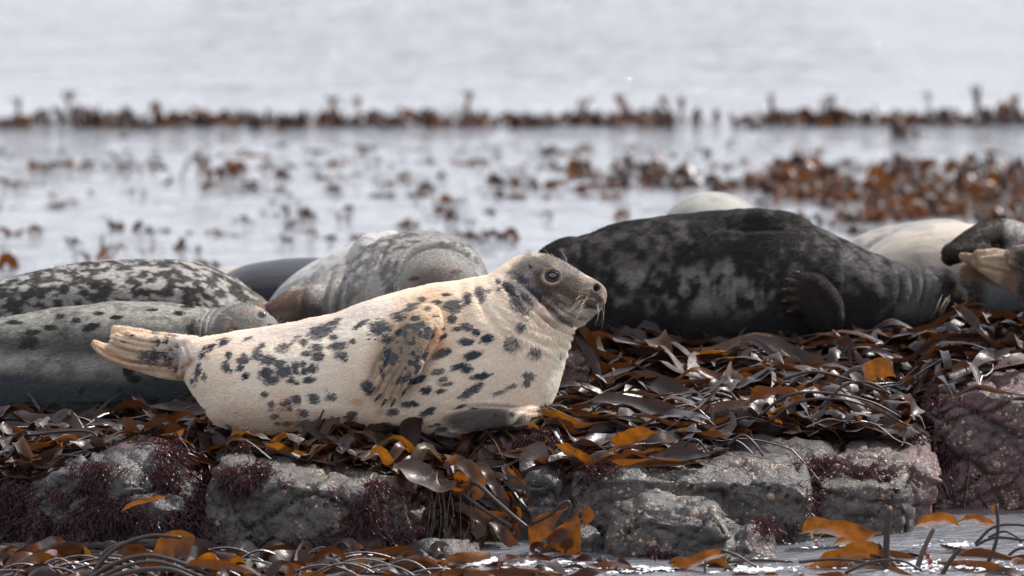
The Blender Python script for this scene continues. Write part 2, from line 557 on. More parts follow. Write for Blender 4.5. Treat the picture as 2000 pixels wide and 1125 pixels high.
def rock(name, label, px0, px1, pyt, pyb, Yf, depth, seed, mat, tilt_y=0.08, tilt_x=0.0, k=6.0, amp=0.03, res=0.014, group=None, facet=0.03, cut=(.80, .96), zb=None):
    a = P(px0, pyt, Yf); b = P(px1, pyt, Yf)
    bot = P(px0, pyb + 70, Yf).z if zb is None else zb
    hx = (b.x - a.x) / 2; hz = (a.z - bot) / 2 + 0.05; hy = depth / 2
    c = np.array([(a.x + b.x) / 2, Yf + hy, a.z - hz])
    nx, ny, nz = [int(max(6, min(90, 2 * h / res))) for h in (hx, hy, hz)]
    V = []; Fc = []; n0 = 0
    def face(nu, nv, fn):
        nonlocal n0
        u, v = np.meshgrid(np.linspace(-1, 1, nu + 1), np.linspace(-1, 1, nv + 1))
        V.append(fn(u.ravel(), v.ravel()))
        id_ = np.arange((nu + 1) * (nv + 1)).reshape(nv + 1, nu + 1) + n0
        Fc.append(np.stack([id_[:-1, :-1], id_[:-1, 1:], id_[1:, 1:], id_[1:, :-1]], -1).reshape(-1, 4))
        n0 += (nu + 1) * (nv + 1)
    o = np.ones
    face(nx, nz, lambda u, v: np.stack([u, -o(len(u)), v], 1))
    face(nx, nz, lambda u, v: np.stack([-u, o(len(u)), v], 1))
    face(ny, nz, lambda u, v: np.stack([o(len(u)), u, v], 1))
    face(ny, nz, lambda u, v: np.stack([-o(len(u)), -u, v], 1))
    face(nx, ny, lambda u, v: np.stack([u, v, o(len(u))], 1))
    face(nx, ny, lambda u, v: np.stack([u, -v, -o(len(u))], 1))
    p = np.concatenate(V); f = np.concatenate(Fc)
    r = (np.abs(p) ** k).sum(1) ** (1 / k)
    q = p / r[:, None]
    nrm = np.sign(q) * np.abs(q) ** (k - 1); nrm /= np.linalg.norm(nrm, axis=1)[:, None]
    w = q * np.array([hx, hy, hz]) + c
    s = seed * 3.7
    ww = w + s
    disp = fbm(ww * 3.0, 4, seed) * amp * .45
    warp = np.stack([vnoise(ww * 4 + 5, 1), vnoise(ww * 4 + 9, 2), vnoise(ww * 4 + 13, 3)], 1) * .35
    d1, d2, cid = worley(ww * np.array([5.0, 5.0, 7.5]) + warp, seed)
    disp += (cid - 0.5) * facet
    disp -= smooth(0.10, 0.0, d2 - d1) * facet * 0.55
    e1, e2, _e = worley(ww * np.array([14., 14., 20.]) + warp * 2, seed + 5)
    cr1, cr2, _c = worley(ww * np.array([2.6, 2.6, 4.2]) + warp * .8, seed + 9)
    disp -= smooth(0.045, 0.0, cr2 - cr1) * .034
    disp -= smooth(0.10, 0.0, e2 - e1) * facet * 0.30
    disp += (_e - .5) * facet * .35
    disp += fbm(ww * 22, 3, seed + 3) * 0.0045
    # flat broken faces: cut the block with random planes
    rs = np.random.RandomState(seed + 40)
    half = np.array([hx, hy, hz])
    for _i in range(26):
        nn = rs.normal(size=3) * np.array([1.0, 1.0, .8]); nn[2] = abs(nn[2]) * .9; nn /= np.linalg.norm(nn)
        sup = (np.abs(nn * half) ** (k / (k - 1))).sum() ** ((k - 1) / k)
        dd = sup * rs.uniform(*cut)
        ex = (w - c) @ nn - dd
        w = w - np.maximum(ex, 0)[:, None] * nn
    w = w + nrm * disp[:, None]
    # top that leans with the ledge
    up = (q[:, 2] + 1) / 2
    w[:, 2] += up * (q[:, 1] + 1) * hy * tilt_y + up * q[:, 0] * hx * tilt_x
    bm = bmesh.new()
    me = mesh_np(name, w, f)
    bm.from_mesh(me); bmesh.ops.remove_doubles(bm, verts=bm.verts, dist=1e-4); bmesh.ops.recalc_face_normals(bm, faces=bm.faces); bm.to_mesh(me); bm.free()
    me.polygons.foreach_set('use_smooth', np.ones(len(me.polygons), bool))
    ob = link(name, me, mat)
    tag(ob, label, 'rock', group)
    ob['_k'] = 0
    del ob['_k']
    return ob

ROCKS = {}
def R(key, keep, *a, **k):
    ROCKS[key] = (rock('rock', *a, **k), keep)
R('A', .14, 'angular grey rock slab left of the hanging kelp, its face cracked and patchy', 395, 800, 942, 1095, -.78, .42, 1, M_rock, .12, -.13, 9.0, .020, facet=.028, cut=(.86,.97))
R('B', .12, 'low far-left rock mound overgrown with tufts of dark red weed', 25, 410, 912, 1080, -.72, .5, 2, M_rock2, .12, .0, 4.0, .05)
R('C', .5, 'broken dark rock with pinkish crust under the front kelp, beside the hanging kelp', 545, 862, 925, 1075, -.56, .45, 3, M_rock4, .15, .0, 7.0, .035, facet=.045, cut=(.86,.97))
R('D', .13, 'long flat-topped grey ledge in the middle right, its dark front dotted with barnacles', 1112, 1588, 930, 1050, -.54, .42, 4, M_rock, .10, -.03, 16.0, .014, facet=.018, cut=(.94,1.0))
R('E', .0, 'low rounded grey boulder at the foot of the long ledge, bearing one limpet', 1192, 1440, 1000, 1120, -.98, .36, 5, M_rock, .12, -.10, 5.0, .03)
R('E2', .0, 'wet low rock ridge trailing right from the rounded boulder into the water', 1380, 1530, 1048, 1110, -.86, .3, 15, M_rock2, .12, -.2, 4.0, .03)
R('F', .0, 'small square dark rock block between the long ledge and the reddish rock', 1592, 1788, 945, 1035, -.34, .4, 6, M_rock, .10, 0, 12.0, .018, facet=.025, cut=(.90,.99))
R('G', .0, 'tall reddish rock face at the right edge, streaked pink and crusted with barnacles', 1812, 2200, 770, 1000, .27, .72, 7, M_rock3, .06, .03, 12.0, .03, res=.011, facet=.035, cut=(.93,.99))
R('H', .10, 'sloping pinkish rock shelf strewn with limpets below the kelp heap on the right', 1425, 1835, 918, 990, -.26, .85, 8, M_rock4, .15, .02, 8.0, .03, res=.013, facet=.04, cut=(.9,.99))
R('I', .05, 'rough mauve rock under the chest of the spotted seal', 885, 1120, 852, 915, -.28, .4, 9, M_rock4, .10, .0, 4.0, .03)
R('J', .1, 'wet glistening rock knob between the hanging kelp and the long ledge', 1000, 1118, 925, 1010, -.54, .3, 10, M_rock2, .1, 0, 4.5, .035)
R('K', .0, 'small brown boulder standing just behind the spotted seal chest', 1094, 1166, 665, 750, .5, .22, 11, M_rock4, .0, 0, 4.0, .02)
R('L', .0, 'low wet rock awash in foam below the hanging kelp', 790, 950, 1072, 1105, -1.06, .25, 12, M_rock2, .1, 0, 3.0, .03)
R('N', .0, 'wet low rock hump at the foot of the cracked grey slab', 1050, 1190, 1045, 1080, -.8, .25, 14, M_rock2, .1, 0, 3.0, .03)

def water_mat():
    m, nt, out = new_mat('sea_water'); N = NT(nt)
    pos = N.coord()
    sep = nt.nodes.new('ShaderNodeSeparateXYZ'); N.l(pos, sep.inputs[0])
    far = N.ramp(sep.outputs[1], 15, 26)
    n1 = N.noise(N.mapping(pos, (1.6, 2.4, 1)), 1.0, 4, 0.6)
    n2 = N.noise(N.mapping(pos, (7, 10, 1)), 1.0, 4, 0.65)
    n3 = N.noise(N.mapping(pos, (34, 44, 1)), 1.0, 3, 0.6)
    b = N.bump(n1, 0.8, 0.10)
    b = N.bump(n2, 0.8, 0.030, b)
    b = N.bump(n3, 0.35, 0.0035, b)
    # wind-ruffled water farther out
    bf = N.bump(N.noise(N.mapping(pos, (2.2, 5, 1)), 1.0, 4, 0.6), 1.0, 0.16, b)
    nm = nt.nodes.new('ShaderNodeMix'); nm.data_type = 'VECTOR'
    N.l(far, nm.inputs[0]); N.l(b, nm.inputs[4]); N.l(bf, nm.inputs[5])
    wc = N.mix(N.ramp(sep.outputs[1], 2, 10), (0.17, 0.175, 0.19), (0.13, 0.135, 0.145))
    pb = N.pbsdf(wc, 0.07, nm.outputs[1], 0.5)
    pb.inputs['IOR'].default_value = 1.75
    N.l(pb.outputs[0], out.inputs[0])
    return m
def build_water():
    far = np.array([3.3, 4, 5.5, 8, 12, 20, 40, 100, 400, 1500, 5000])
    xs = np.concatenate([-far[::-1], np.arange(-2.9, 2.91, .04), far])
    ys = np.concatenate([[-5000, -400, -60, -20, -8, -4, -3], np.arange(-2.2, 1.2, .022), np.arange(1.2, 6, .3), np.arange(6, 36, .12), [37, 39, 42, 47, 55, 70, 100, 200, 600, 2000, 5000]])
    X, Y = np.meshgrid(xs, ys); x = X.ravel(); y = Y.ravel()
    near = (np.abs(x) < 3.3)
    amp = np.where(near, 1, .3)
    p = np.stack([x * 2.2, y * 3.6, 0 * x], 1)
    z = fbm(p, 4, 21) * np.where(y < 5, .016, .014) * amp
    z = np.where((y > 36) | (y < -3), 0, z) + WL
    f = np.arange(X.size).reshape(X.shape)
    f = np.stack([f[:-1, :-1], f[:-1, 1:], f[1:, 1:], f[1:, :-1]], -1).reshape(-1, 4)
    return mesh_np('water', np.stack([x, y, z], 1), f)
w_ = link('water', build_water(), water_mat()); tag(w_, kind='structure')

# combined surface for laying kelp, weed and limpets
_sv, _sf, _own = [], [], []
def _collect(ob, key):
    n = sum(len(a) for a in _sv)
    _sv.append(get_co(ob.data))
    for p in ob.data.polygons:
        _sf.append([i + n for i in p.vertices]); _own.append(key)
_collect(g, 'ground')
for k_, (o_, _) in ROCKS.items(): _collect(o_, k_)
SURF = BVHTree.FromPolygons([tuple(x) for x in np.concatenate(_sv)], _sf)
def drop(x, y):
    l, n, i, d = SURF.ray_cast(Vector((x, y, 3)), Vector((0, 0, -1)))
    if l is None: return 0.0, 'none', Vector((0, 0, 1))
    return l.z, _own[i], n

# ------------------------------------------------------------------ seals
GROUP = 'seals hauled out on the kelp covered shelf'
def finish_body(me, paint, sculpt=None):
    co = get_co(me)
    if sculpt:
        no = get_no(me)
        px, py = W2P(co)
        front = smooth(0.25, -0.05, no[:, 1])
        d = sculpt(px, py, front, co, no)
        co = co + (no * d[:, None] if d.ndim == 1 else d)
        me.vertices.foreach_set('co', co.astype(np.float32).ravel()); me.update()
    px, py = W2P(co)
    no = get_no(me)
    r = paint(px, py, co, no)
    n = len(co)
    set_attr(me, 'tint', r['tint'])
    set_attr(me, 'spot', r.get('spot', np.full(n, -2.0)))
    set_attr(me, 'mot', r.get('mot', np.ones(n)))
    set_attr(me, 'wet', r.get('wet', np.zeros(n)))
    return me
def mott(co, sc, rot, lo, hi, seed):
    q = np.stack([co[:, 0] * math.cos(rot) + co[:, 2] * math.sin(rot), co[:, 1], -co[:, 0] * math.sin(rot) + co[:, 2] * math.cos(rot)], 1)
    v = fbm(q * np.array([sc, sc * 1.8, sc * 1.8]), 4, seed, .6) + .16 * vnoise(q * np.array([50, 120, 120]), 8)
    return smooth(lo, hi, v)
def hair_col(paintf, spotc, lo=.85, hi=1.35, seed=3):
    def f(px, py, p, nn, rs):
        r = paintf(px, py, p, nn); c = r['tint']
        if 'spot' in r:
            s_ = smooth(-.02, .16, r['spot'] + .34 * vnoise(p * np.array([50, 120, 120]), 5) + .26 * vnoise(p * np.array([16, 34, 34]), 6)); c = mixc(c, spotc, s_)
        return np.clip(c * rs.uniform(lo, hi, (len(px), 1)), 0, .93)
    return f
def grooves(px, py, front, lines):
    d = np.zeros(len(px))
    for pts, wd, dep in lines:
        q, t = seg_dist(px, py, catmull(pts, 5).tolist())
        e = np.sin(np.clip(t, 0.02, .98) * math.pi) ** .5
        d -= np.exp(-(q / wd) ** 2) * dep * e * front
        d += np.exp(-((q - wd * 2.0) / (wd * 1.1)) ** 2) * dep * .35 * e * front
    return d
def strands(name, roots, mat, parent, n=5, c=None):
    """thin tapered hairs: roots = list of (p0, p1, p2, radius)"""
    for p0, p1, p2, r in roots:
        mb = MB(); tube(mb, [p0, p1, p2], [r, r * .8, r * .25], n=n, sub=4)
        link('whisker', mb.mesh('whisker'), mat, parent)

# ---------- the pale spotted seal in the middle
Z1 = lambda L: [(150 + s[0] / 2.616, 450 + s[1] / 2.616, s[2] / 2.616, s[3] / 2.616) + tuple(s[4:]) for s in L]
Z2 = lambda L: [(680 + s[0] / 2.616, 450 + s[1] / 2.616, s[2] / 2.616, s[3] / 2.616) + tuple(s[4:]) for s in L]
SP1 = Z1([(690,600,60,22,30,.4),(760,570,42,16,30,.5),(650,640,30,22,0,.5),(620,725,20,55,-10,.6),(655,745,13,24),(780,638,17,22),(765,695,20,32),(790,718,10,12),
 (850,665,35,22,15),(840,700,20,18),(868,740,24,18,20),(860,640,16,12),(930,640,35,26),(985,660,45,28),(1060,600,40,26,30,.45),(1040,680,40,25),(975,730,35,32),
 (1060,720,45,30,20),(1000,765,40,25),(1120,690,22,25),(1120,720,18,18),(1160,685,16,20),(1165,720,20,22),(1175,630,26,15),(1165,575,22,22),(1210,705,30,26),
 (1235,600,38,25),(1235,640,30,26),(1195,765,40,20,15),(1100,765,24,20),(1125,780,20,12),(1315,545,24,15),(1340,590,55,22,10),(1415,568,20,16),(1355,640,32,22),
 (1375,660,12,14),(1250,515,70,36,22,.6),(1320,470,52,17,30,.5),(1455,480,42,14,32),(962,838,22,14),(1125,865,26,26),(1215,860,32,34),(1305,852,28,24),(1280,815,7,7),
 (1000,890,24,24),(1065,885,42,22,15,.5),(1090,910,18,14),(1020,952,22,18),(1165,935,28,22),(1180,985,45,22),(1260,978,35,22),(1410,945,30,28),(1420,995,38,18),
 (1490,805,35,35),(1080,985,25,12),(1030,985,15,10),(785,1005,22,10,-35),(612,870,30,8,-55),(658,920,22,7,-55),(570,810,14,9,-45),(590,770,9,16),(940,600,40,12,35,.4),(1120,560,45,12,35,.3),(880,560,30,8,30,.3)])
SP2 = Z2([(165,500,60,46,20,.5),(195,555,50,28,0,.6),(100,800,35,36),(385,355,22,14),(330,395,52,18,25),(260,440,50,26,10,.7),(345,450,30,16),(410,403,22,12),(320,490,28,14),
 (375,480,25,20),(465,368,20,12),(505,330,32,10),(450,440,20,6),(535,390,48,36),(535,450,30,24),(485,500,12,12),(615,350,24,34,0,.6),(680,330,34,36,0,.8),(725,312,12,14),(770,262,14,18),
 (610,495,35,22,-20),(560,505,25,13),(655,520,25,18),(488,540,25,14,20),(610,568,40,20,5),(715,553,38,22,10),(475,632,50,24,20),(410,525,34,36),(635,640,50,22,15),(568,692,48,15,25),
 (612,705,30,24,15),(465,722,40,22,12),(350,765,58,20,22),(485,760,30,16,10),(510,785,36,9,10),(400,815,36,22),(475,820,34,11,10),(690,740,50,20,12),(632,822,68,24,30),(680,790,20,14,20),
 (835,795,32,12,18),(770,830,32,11,18),(925,745,32,24),(915,780,20,28,15),(885,495,24,32,-20),(835,580,42,42,-15),(955,622,35,28),(1085,638,6,12),(320,885,50,20),(235,925,30,18),
 (410,930,44,18,30),(370,985,25,15,15),(350,962,14,12),(20,945,35,22),(35,995,35,14),(205,990,30,13),(240,1022,28,9),(430,1000,15,6),(465,990,14,9),(485,1015,30,14),(575,900,32,9,15),
 (650,912,25,8),(985,905,42,11,35),(830,300,52,26,-48),(880,395,66,22,-50),(860,330,30,14,-50),(775,300,14,12),(910,350,50,22,-50),(970,330,70,28,-38),(1012,372,26,14,-45),(860,215,40,22,0,.5),(890,250,52,26,-20,.5)])

hero = empty('seal', P(760, 845, 0.05), 'cream seal with blue-grey spots, head and tail raised, in front of the others', 'seal', GROUP)
body_st = [(356,668,352,722,.09),(378,664,368,752,.13),(405,659,396,792,.18),(440,652,430,830,.225),(500,642,490,846,.25),(580,631,575,850,.265),(660,612,665,852,.275),(740,584,755,856,.28),(820,563,850,858,.285),
 (886,551,945,850,.275),(932,544,1030,825,.25),(953,538,1078,783,.225),(967,529,1100,716,.195),(978,520,1112,668,.165),(988,513,1118,640,.15)]
head_st = [(984,516,1080,640,.14),(1006,504,1100,640,.135),(1032,498,1122,637,.128),(1060,496,1136,634,.120),(1088,503,1147,629,.108),(1112,516,1157,620,.092),(1136,532,1167,610,.076),(1156,543,1176,602,.064),(1171,552,1182,594,.052),(1180,560,1184,586,.036),(1184,567,1186,580,.018)]
mb0 = MB(); loft(mb0, body_st, 0.05); bv0 = bvh_mb(mb0)
mb1 = MB(); loft(mb1, head_st, 0.05, ex=2.0); bv1 = bvh_mb(mb1)
mb = MB(); loft(mb, body_st, 0.05); loft(mb, head_st, 0.05, ex=2.0)
def on(bv, px, py, off, dflt=-.2):
    l, n = hit(bv, px, py)
    if l is None: return P(px, py, dflt)
    return P(px, py, l.y + off)
m_ = pxm(0)
# muzzle pads, brow, cheek
ball(mb, on(bv1, 1147, 588, .045), (.055, .05, .036)); ball(mb, on(bv1, 1170, 580, .02), (.022, .03, .022))
ball(mb, on(bv1, 1078, 540, .045), (.052, .05, .045))
ball(mb, on(bv1, 1060, 590, .07), (.09, .08, .065))
# near fore flipper folded down the flank, five digits
arm = [(838,612),(828,640),(806,682),(782,722)]
tube(mb, [on(bv0, *q, o) for q, o in zip(arm, (.03, -.005, -.03, -.04))], [.05, .055, .052, .042], n=16, side=(0,1,0), flat=1.3)
mb_digit = []
for (rx, ry), (tx, ty), r in (((792,690),(727,762),.017),((797,700),(738,776),.017),((804,704),(750,786),.017),((812,704),(768,786),.016),((820,700),(790,764),.016)):
    mx, my = (rx * .5 + tx * .5), (ry * .5 + ty * .5)
    pts = [on(bv0, rx, ry, -.055), on(bv0, mx, my, -.066), on(bv0, tx, ty, -.036)]
    tube(mb, pts, [r * 1.25, r * 1.1, r * .55], n=10)
    mb_digit.append((tx, ty, mx, my))
# web of the hand
tube(mb, [on(bv0, 806, 680, -.025), on(bv0, 780, 725, -.03), on(bv0, 758, 760, -.016)], [.045, .056, .036], n=14, side=(1, 0, .6), flat=.35)
# far fore flipper lying under the chest
tube(mb, [P(1062,806,-.02), P(1030,812,-.17), P(985,815,-.22), P(935,821,-.235), P(902,828,-.23), P(882,832,-.22)], [.030,.034,.038,.038,.032,.014], n=16, side=(0,0,1), flat=.8)
for k in range(4):
    tube(mb, [P(925, 812 + k * 7, -.258), P(900, 816 + k * 7, -.258), P(877 + (k % 2) * 3, 822 + k * 6, -.24)], [.010, .010, .004], n=8)
# hind flippers
for pts, rd, yy, fl in (
    ([(392,700),(340,700),(290,696),(238,690),(203,680),(181,668)], [.068,.058,.046,.030,.020,.012], .02, .55),
    ([(372,690),(320,682),(275,678),(240,668),(222,655)], [.05,.036,.026,.020,.012], -.02, .8),
    ([(372,680),(330,672),(295,668),(262,660),(247,650)], [.045,.03,.022,.018,.010], -.02, .8),
    ([(360,730),(330,728),(298,722),(252,713),(215,698),(183,674)], [.030,.026,.020,.016,.013,.009], .0, .9),
    ([(385,680),(330,668),(285,656),(245,648),(218,643)], [.05,.038,.028,.024,.016], .09, .7),
    ([(380,690),(320,680),(275,668),(240,660),(215,655)], [.05,.035,.026,.02,.012], .09, .8)):
    tube(mb, [P(x, y, .05 + yy) for x, y in pts], rd, n=14, side=(0,0,1), flat=fl)
tube(mb, [P(350,698,.05), P(290,690,.05), P(240,680,.05), P(212,672,.05)], [.055,.046,.032,.018], n=16, side=(0,0,1), flat=.38)
tube(mb, [P(350,684,.10), P(300,672,.11), P(255,660,.12), P(232,654,.12)], [.04,.034,.024,.014], n=16, side=(0,0,1), flat=.4)
tube(mb, [P(372,668,.08), P(345,658,.08), P(322,655,.08)], [.02,.017,.008], n=10)
me = remesh(mb, .0052, 5)

fold_lines = [([(968,545),(990,566),(1016,592),(1040,620),(1062,645)], 4.0, .010), ([(1003,540),(1030,562),(1055,585),(1078,603),(1100,615)], 4.5, .010),
  ([(1050,580),(1072,606),(1098,628),(1126,640)], 4.5, .020), ([(1075,585),(1095,603),(1118,617),(1140,622)], 2.5, .005), ([(1030,585),(1060,622),(1095,644),(1124,652)], 4, .010), ([(1078,592),(1100,610),(1124,624),(1150,626)], 3.0, .007),
  ([(1181,597),(1164,603),(1148,599),(1136,600),(1124,608)], 2.6, .012),
  ([(1177,562),(1180,572),(1176,582),(1168,592)], 1.6, .004),
  ([(815,715),(832,688),(848,655),(852,635)], 5, .018), ([(796,760),(806,738),(816,712)], 4, .010), ([(722,755),(735,715),(762,672),(790,640)], 5, .010), ([(733,768),(752,736),(775,705)], 2.4, .008), ([(743,778),(763,744),(784,712)], 2.4, .008), ([(758,785),(775,750),(792,716)], 2.4, .008), ([(776,780),(786,752),(800,720)], 2.4, .007), ([(880,800),(930,793),(990,795),(1040,803),(1060,800)], 4, .012),
  ([(357,668),(366,690),(368,712),(356,740)], 3.0, .009), ([(340,728),(352,722),(360,715)], 2.5, .006),
  ([(186,676),(215,694),(245,704),(290,711),(340,714)], 2.6, .014), ([(205,664),(230,678),(262,686),(310,690)], 2.2, .004), ([(226,662),(262,674),(310,680)], 2.2, .004), ([(240,652),(270,664),(320,672)], 2.0, .004), ([(216,650),(236,660),(262,665)], 2, .006),
  ([(925,548),(940,590),(975,640),(1020,672)], 9, .010), ([(960,590),(1000,632),(1050,668),(1095,680)], 6, .007), ([(640,640),(660,700),(655,770)], 16, .006), ([(870,690),(900,730),(905,780)], 12, .006), ([(560,800),(640,822),(720,828)], 10, .006), ([(900,545),(905,600),(900,650)], 14, .006), ([(760,590),(745,640),(740,690)], 18, .006), ([(1035,640),(1060,650),(1095,655)], 3, .004), ([(1025,625),(1060,637),(1100,645)], 3, .004)]
def sculpt(px, py, front, co, no):
    d = grooves(px, py, front, fold_lines)
    # eye socket, nostril, ear
    r = np.hypot((px - 1078) / 1.15, py - 539)
    d -= np.exp(-(r / 10.5) ** 2) * .012 * front
    d += np.exp(-((r - 17) / 5.0) ** 2) * .004 * front
    r = np.hypot((px - 1165) / .85, (py - 562))
    d -= smooth(9.0, 3.5, r) * .026 * front
    d += np.exp(-((r - 10) / 3.0) ** 2) * .003 * front
    r = np.hypot(px - 1036, py - 521); d -= smooth(5, 1.5, r) * .008 * front
    # loose skin and soft bulk
    d += fbm(co * np.array([5., 5, 5]), 3, 5) * .007 * smooth(1040, 960, px)
    # neck fur lies in wrinkles
    nk = ell(px, py, 1045, 645, 85, 55, -30)
    d += vnoise(np.stack([(px * .7 + py * .55) * .055, (px * -.5 + py * .8) * .23, 0 * px], 1), 4) * .0050 * nk * front
    d += fbm(co * 34, 3, 8) * .0012
    return d
def paint(px, py, co, no):
    n = len(px)
    # broad variation of the coat: cream, warmer round the flipper, greyer on the back
    t = np.tile(np.array([.79, .655, .54]), (n, 1))
    nz = fbm(co * 4, 4, 31)
    t = mixc(t, (.84, .73, .63), smooth(-.2, .8, nz))
    t = mixc(t, (.60, .46, .33), .6 * ell(px, py, 600, 840, 340, 36, 0, .6))  # warm shade of the underside painted into the coat
    t = mixc(t, (.50, .50, .50), .55 * ell(px, py, 620, 628, 150, 22, 12, .6) * smooth(-.4, .5, nz + .3))
    t = mixc(t, (.58, .40, .22), .55 * ell(px, py, 835, 625, 70, 55, 30, .6))
    t = mixc(t, (.52, .24, .09), .75 * ell(px, py, 850, 672, 18, 30, -25, .5))  # orange shadow cast by the flipper, painted on the flank
    t = mixc(t, (.50, .30, .16), .45 * ell(px, py, 562, 815, 22, 40, 10, .5))
    t = mixc(t, (.45, .22, .12), .5 * ell(px, py, 700, 785, 14, 7, 0, .5)); t = mixc(t, (.45, .2, .1), .5 * ell(px, py, 745, 803, 9, 6, 0, .5))
    # hind flippers tan, greyer at the root, warm shade painted along the creases
    hf = smooth(352, 335, px)
    t = mixc(t, (.60, .45, .31), .75 * hf)
    t = mixc(t, (.34, .32, .31), .6 * ell(px, py, 348, 690, 42, 34, 0, .6))
    for ln_ in ([(205,664),(230,678),(262,686),(300,690)],[(226,662),(262,674),(300,680)],[(240,652),(270,664),(310,671)]):
        q, _ = seg_dist(px, py, ln_); t = mixc(t, (.36, .19, .09), .6 * np.exp(-(q / 2.6) ** 2) * hf)
    q, _ = seg_dist(px, py, [(183,678),(215,699),(255,712),(300,716),(345,722)]); t = mixc(t, (.36, .17, .08), .7 * np.exp(-((q - 6) / 5) ** 2) * hf)
    q, _ = seg_dist(px, py, [(340,728),(356,742),(358,716),(375,705)]); t = mixc(t, (.33, .16, .07), .75 * np.exp(-(q / 7) ** 2))
    # head
    hd = smooth(-.30, .32, np.maximum.reduce([spots_field(px, py, [(1092, 552, 78, 50, -22)]), spots_field(px, py, [(1150, 572, 42, 34, -20)]), spots_field(px, py, [(1045, 540, 45, 40, 0)])]) + .14 * fbm(co * 30, 3, 77))
    t = mixc(t, (.062, .047, .040), hd * .97)
    crown = ell(px, py, 1040, 502, 85, 22, -12, .6) * hd
    t = mixc(t, (.20, .185, .17), crown * .8)
    t = mixc(t, (.24, .21, .18), .6 * ell(px, py, 1125, 530, 40, 7, -30, .8) * hd)
    t = mixc(t, (.42, .37, .32), .55 * ell(px, py, 1020, 550, 22, 24, 0, .7))
    r = np.hypot((px - 1079) / 1.12, py - 538)
    t = mixc(t, (.36, .24, .16), .6 * np.exp(-((r - 16) / 3.5) ** 2) * smooth(-.5,.4, fbm(co*60,2,7)+.2) * smooth(.1, -.3, no[:, 1]))
    t = mixc(t, (.40, .27, .18), .7 * ell(px, py, 1082, 516, 8, 5, 0, .7)); t = mixc(t, (.085, .035, .028), .85 * ell(px, py, 1037, 521, 6, 5, 0, .6))
    cr_ = smooth(-.2, .5, fbm(co * 70, 3, 51) + .1)
    t = mixc(t, (.34, .20, .13), .75 * ell(px, py, 1149, 560, 13, 13, 0, .8) * cr_); t = mixc(t, (.30, .19, .13), .6 * ell(px, py, 1180, 575, 4, 16, 0, .6))
    t = mixc(t, (.07, .04, .03), .75 * ell(px, py, 1143, 585, 24, 12, 5, .6))
    t = mixc(t, (.5, .36, .25), .45 * ell(px, py, 1100, 583, 18, 5, -30, .8))
    t = mixc(t, (.42, .36, .29), .9 * ell(px, py, 1122, 620, 42, 11, 10, .5)); t = mixc(t, (.30, .26, .22), .6 * ell(px, py, 1160, 606, 14, 5, 20, .6))
    q, _ = seg_dist(px, py, [(1050,580),(1072,606),(1098,628),(1124,640)]); t = mixc(t, (.09, .07, .06), .6 * np.exp(-(q / 3.0) ** 2))
    q, _ = seg_dist(px, py, [(1070,596),(1095,617),(1122,628)]); t = mixc(t, (.10, .085, .075), .7 * np.exp(-(q / 3.5) ** 2))
    t = mixc(t, (.05, .035, .03), .8 * np.exp(-(seg_dist(px, py, [(1180,598),(1162,603),(1148,600),(1130,605)])[0] / 2.5) ** 2))
    t = mixc(t, (.008, .006, .006), smooth(9.0, 5.5, np.hypot((px - 1165) / .85, py - 562)))
    t = mixc(t, (.015, .011, .010), .95 * smooth(14, 11.5, np.hypot((px - 1079) / 1.15, py - 539)) * smooth(.1, -.3, no[:, 1]))
    # flippers
    fl = ell(px, py, 785, 700, 60, 88, -28, .25)
    fl = fl * smooth(1000, 1001, 2000 - px)
    t = mixc(t, (.36, .25, .16), .75 * fl)
    t = mixc(t, (.13, .10, .085), .55 * ell(px, py, 792, 690, 34, 62, -32, .35))
    pf = smooth(.1, .35, vnoise(np.stack([px * .055, py * .04, 0 * px], 1), 12) + .6 * vnoise(np.stack([px * .13, py * .1, 0 * px], 1), 13) + .25)
    fl2 = ell(px, py, 790, 692, 40, 62, -32, .3)
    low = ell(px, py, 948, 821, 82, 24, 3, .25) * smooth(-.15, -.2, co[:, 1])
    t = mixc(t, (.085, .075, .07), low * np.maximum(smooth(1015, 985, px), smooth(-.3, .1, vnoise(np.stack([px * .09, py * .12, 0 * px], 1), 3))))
    t = mixc(t, (.42, .29, .19), .7 * ell(px, py, 1052, 812, 22, 14, 0, .6))
    sp = spots_field(px, py, SP1 + SP2)
    sp = np.maximum(sp, np.where(fl2 > .35, (pf - .22) * .5, -2))
    q, _ = seg_dist(px, py, [(280,697),(300,700),(305,690)]); sp = np.maximum(sp, .35 * (1 - q / 12))
    sp = np.maximum(sp, .35 * hf * 0 + np.where((px < 350) & (px > 295), .32 * (vnoise(np.stack([px * .12, py * .12, 0 * px], 1), 9) - .2), -2))
    # no pigment spots on the muzzle
    sp = np.where((px > 1060) & (py < 600), -2, sp)
    # keep spots off the far side
    wet = np.zeros(n)
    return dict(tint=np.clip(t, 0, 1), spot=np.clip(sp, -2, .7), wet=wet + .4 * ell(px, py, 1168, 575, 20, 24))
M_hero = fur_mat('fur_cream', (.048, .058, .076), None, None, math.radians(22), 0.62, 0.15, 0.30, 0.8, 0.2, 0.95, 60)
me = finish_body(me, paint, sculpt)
hero_body = link('body', me, M_hero, hero)
bvh_hero = bvh_me(me)
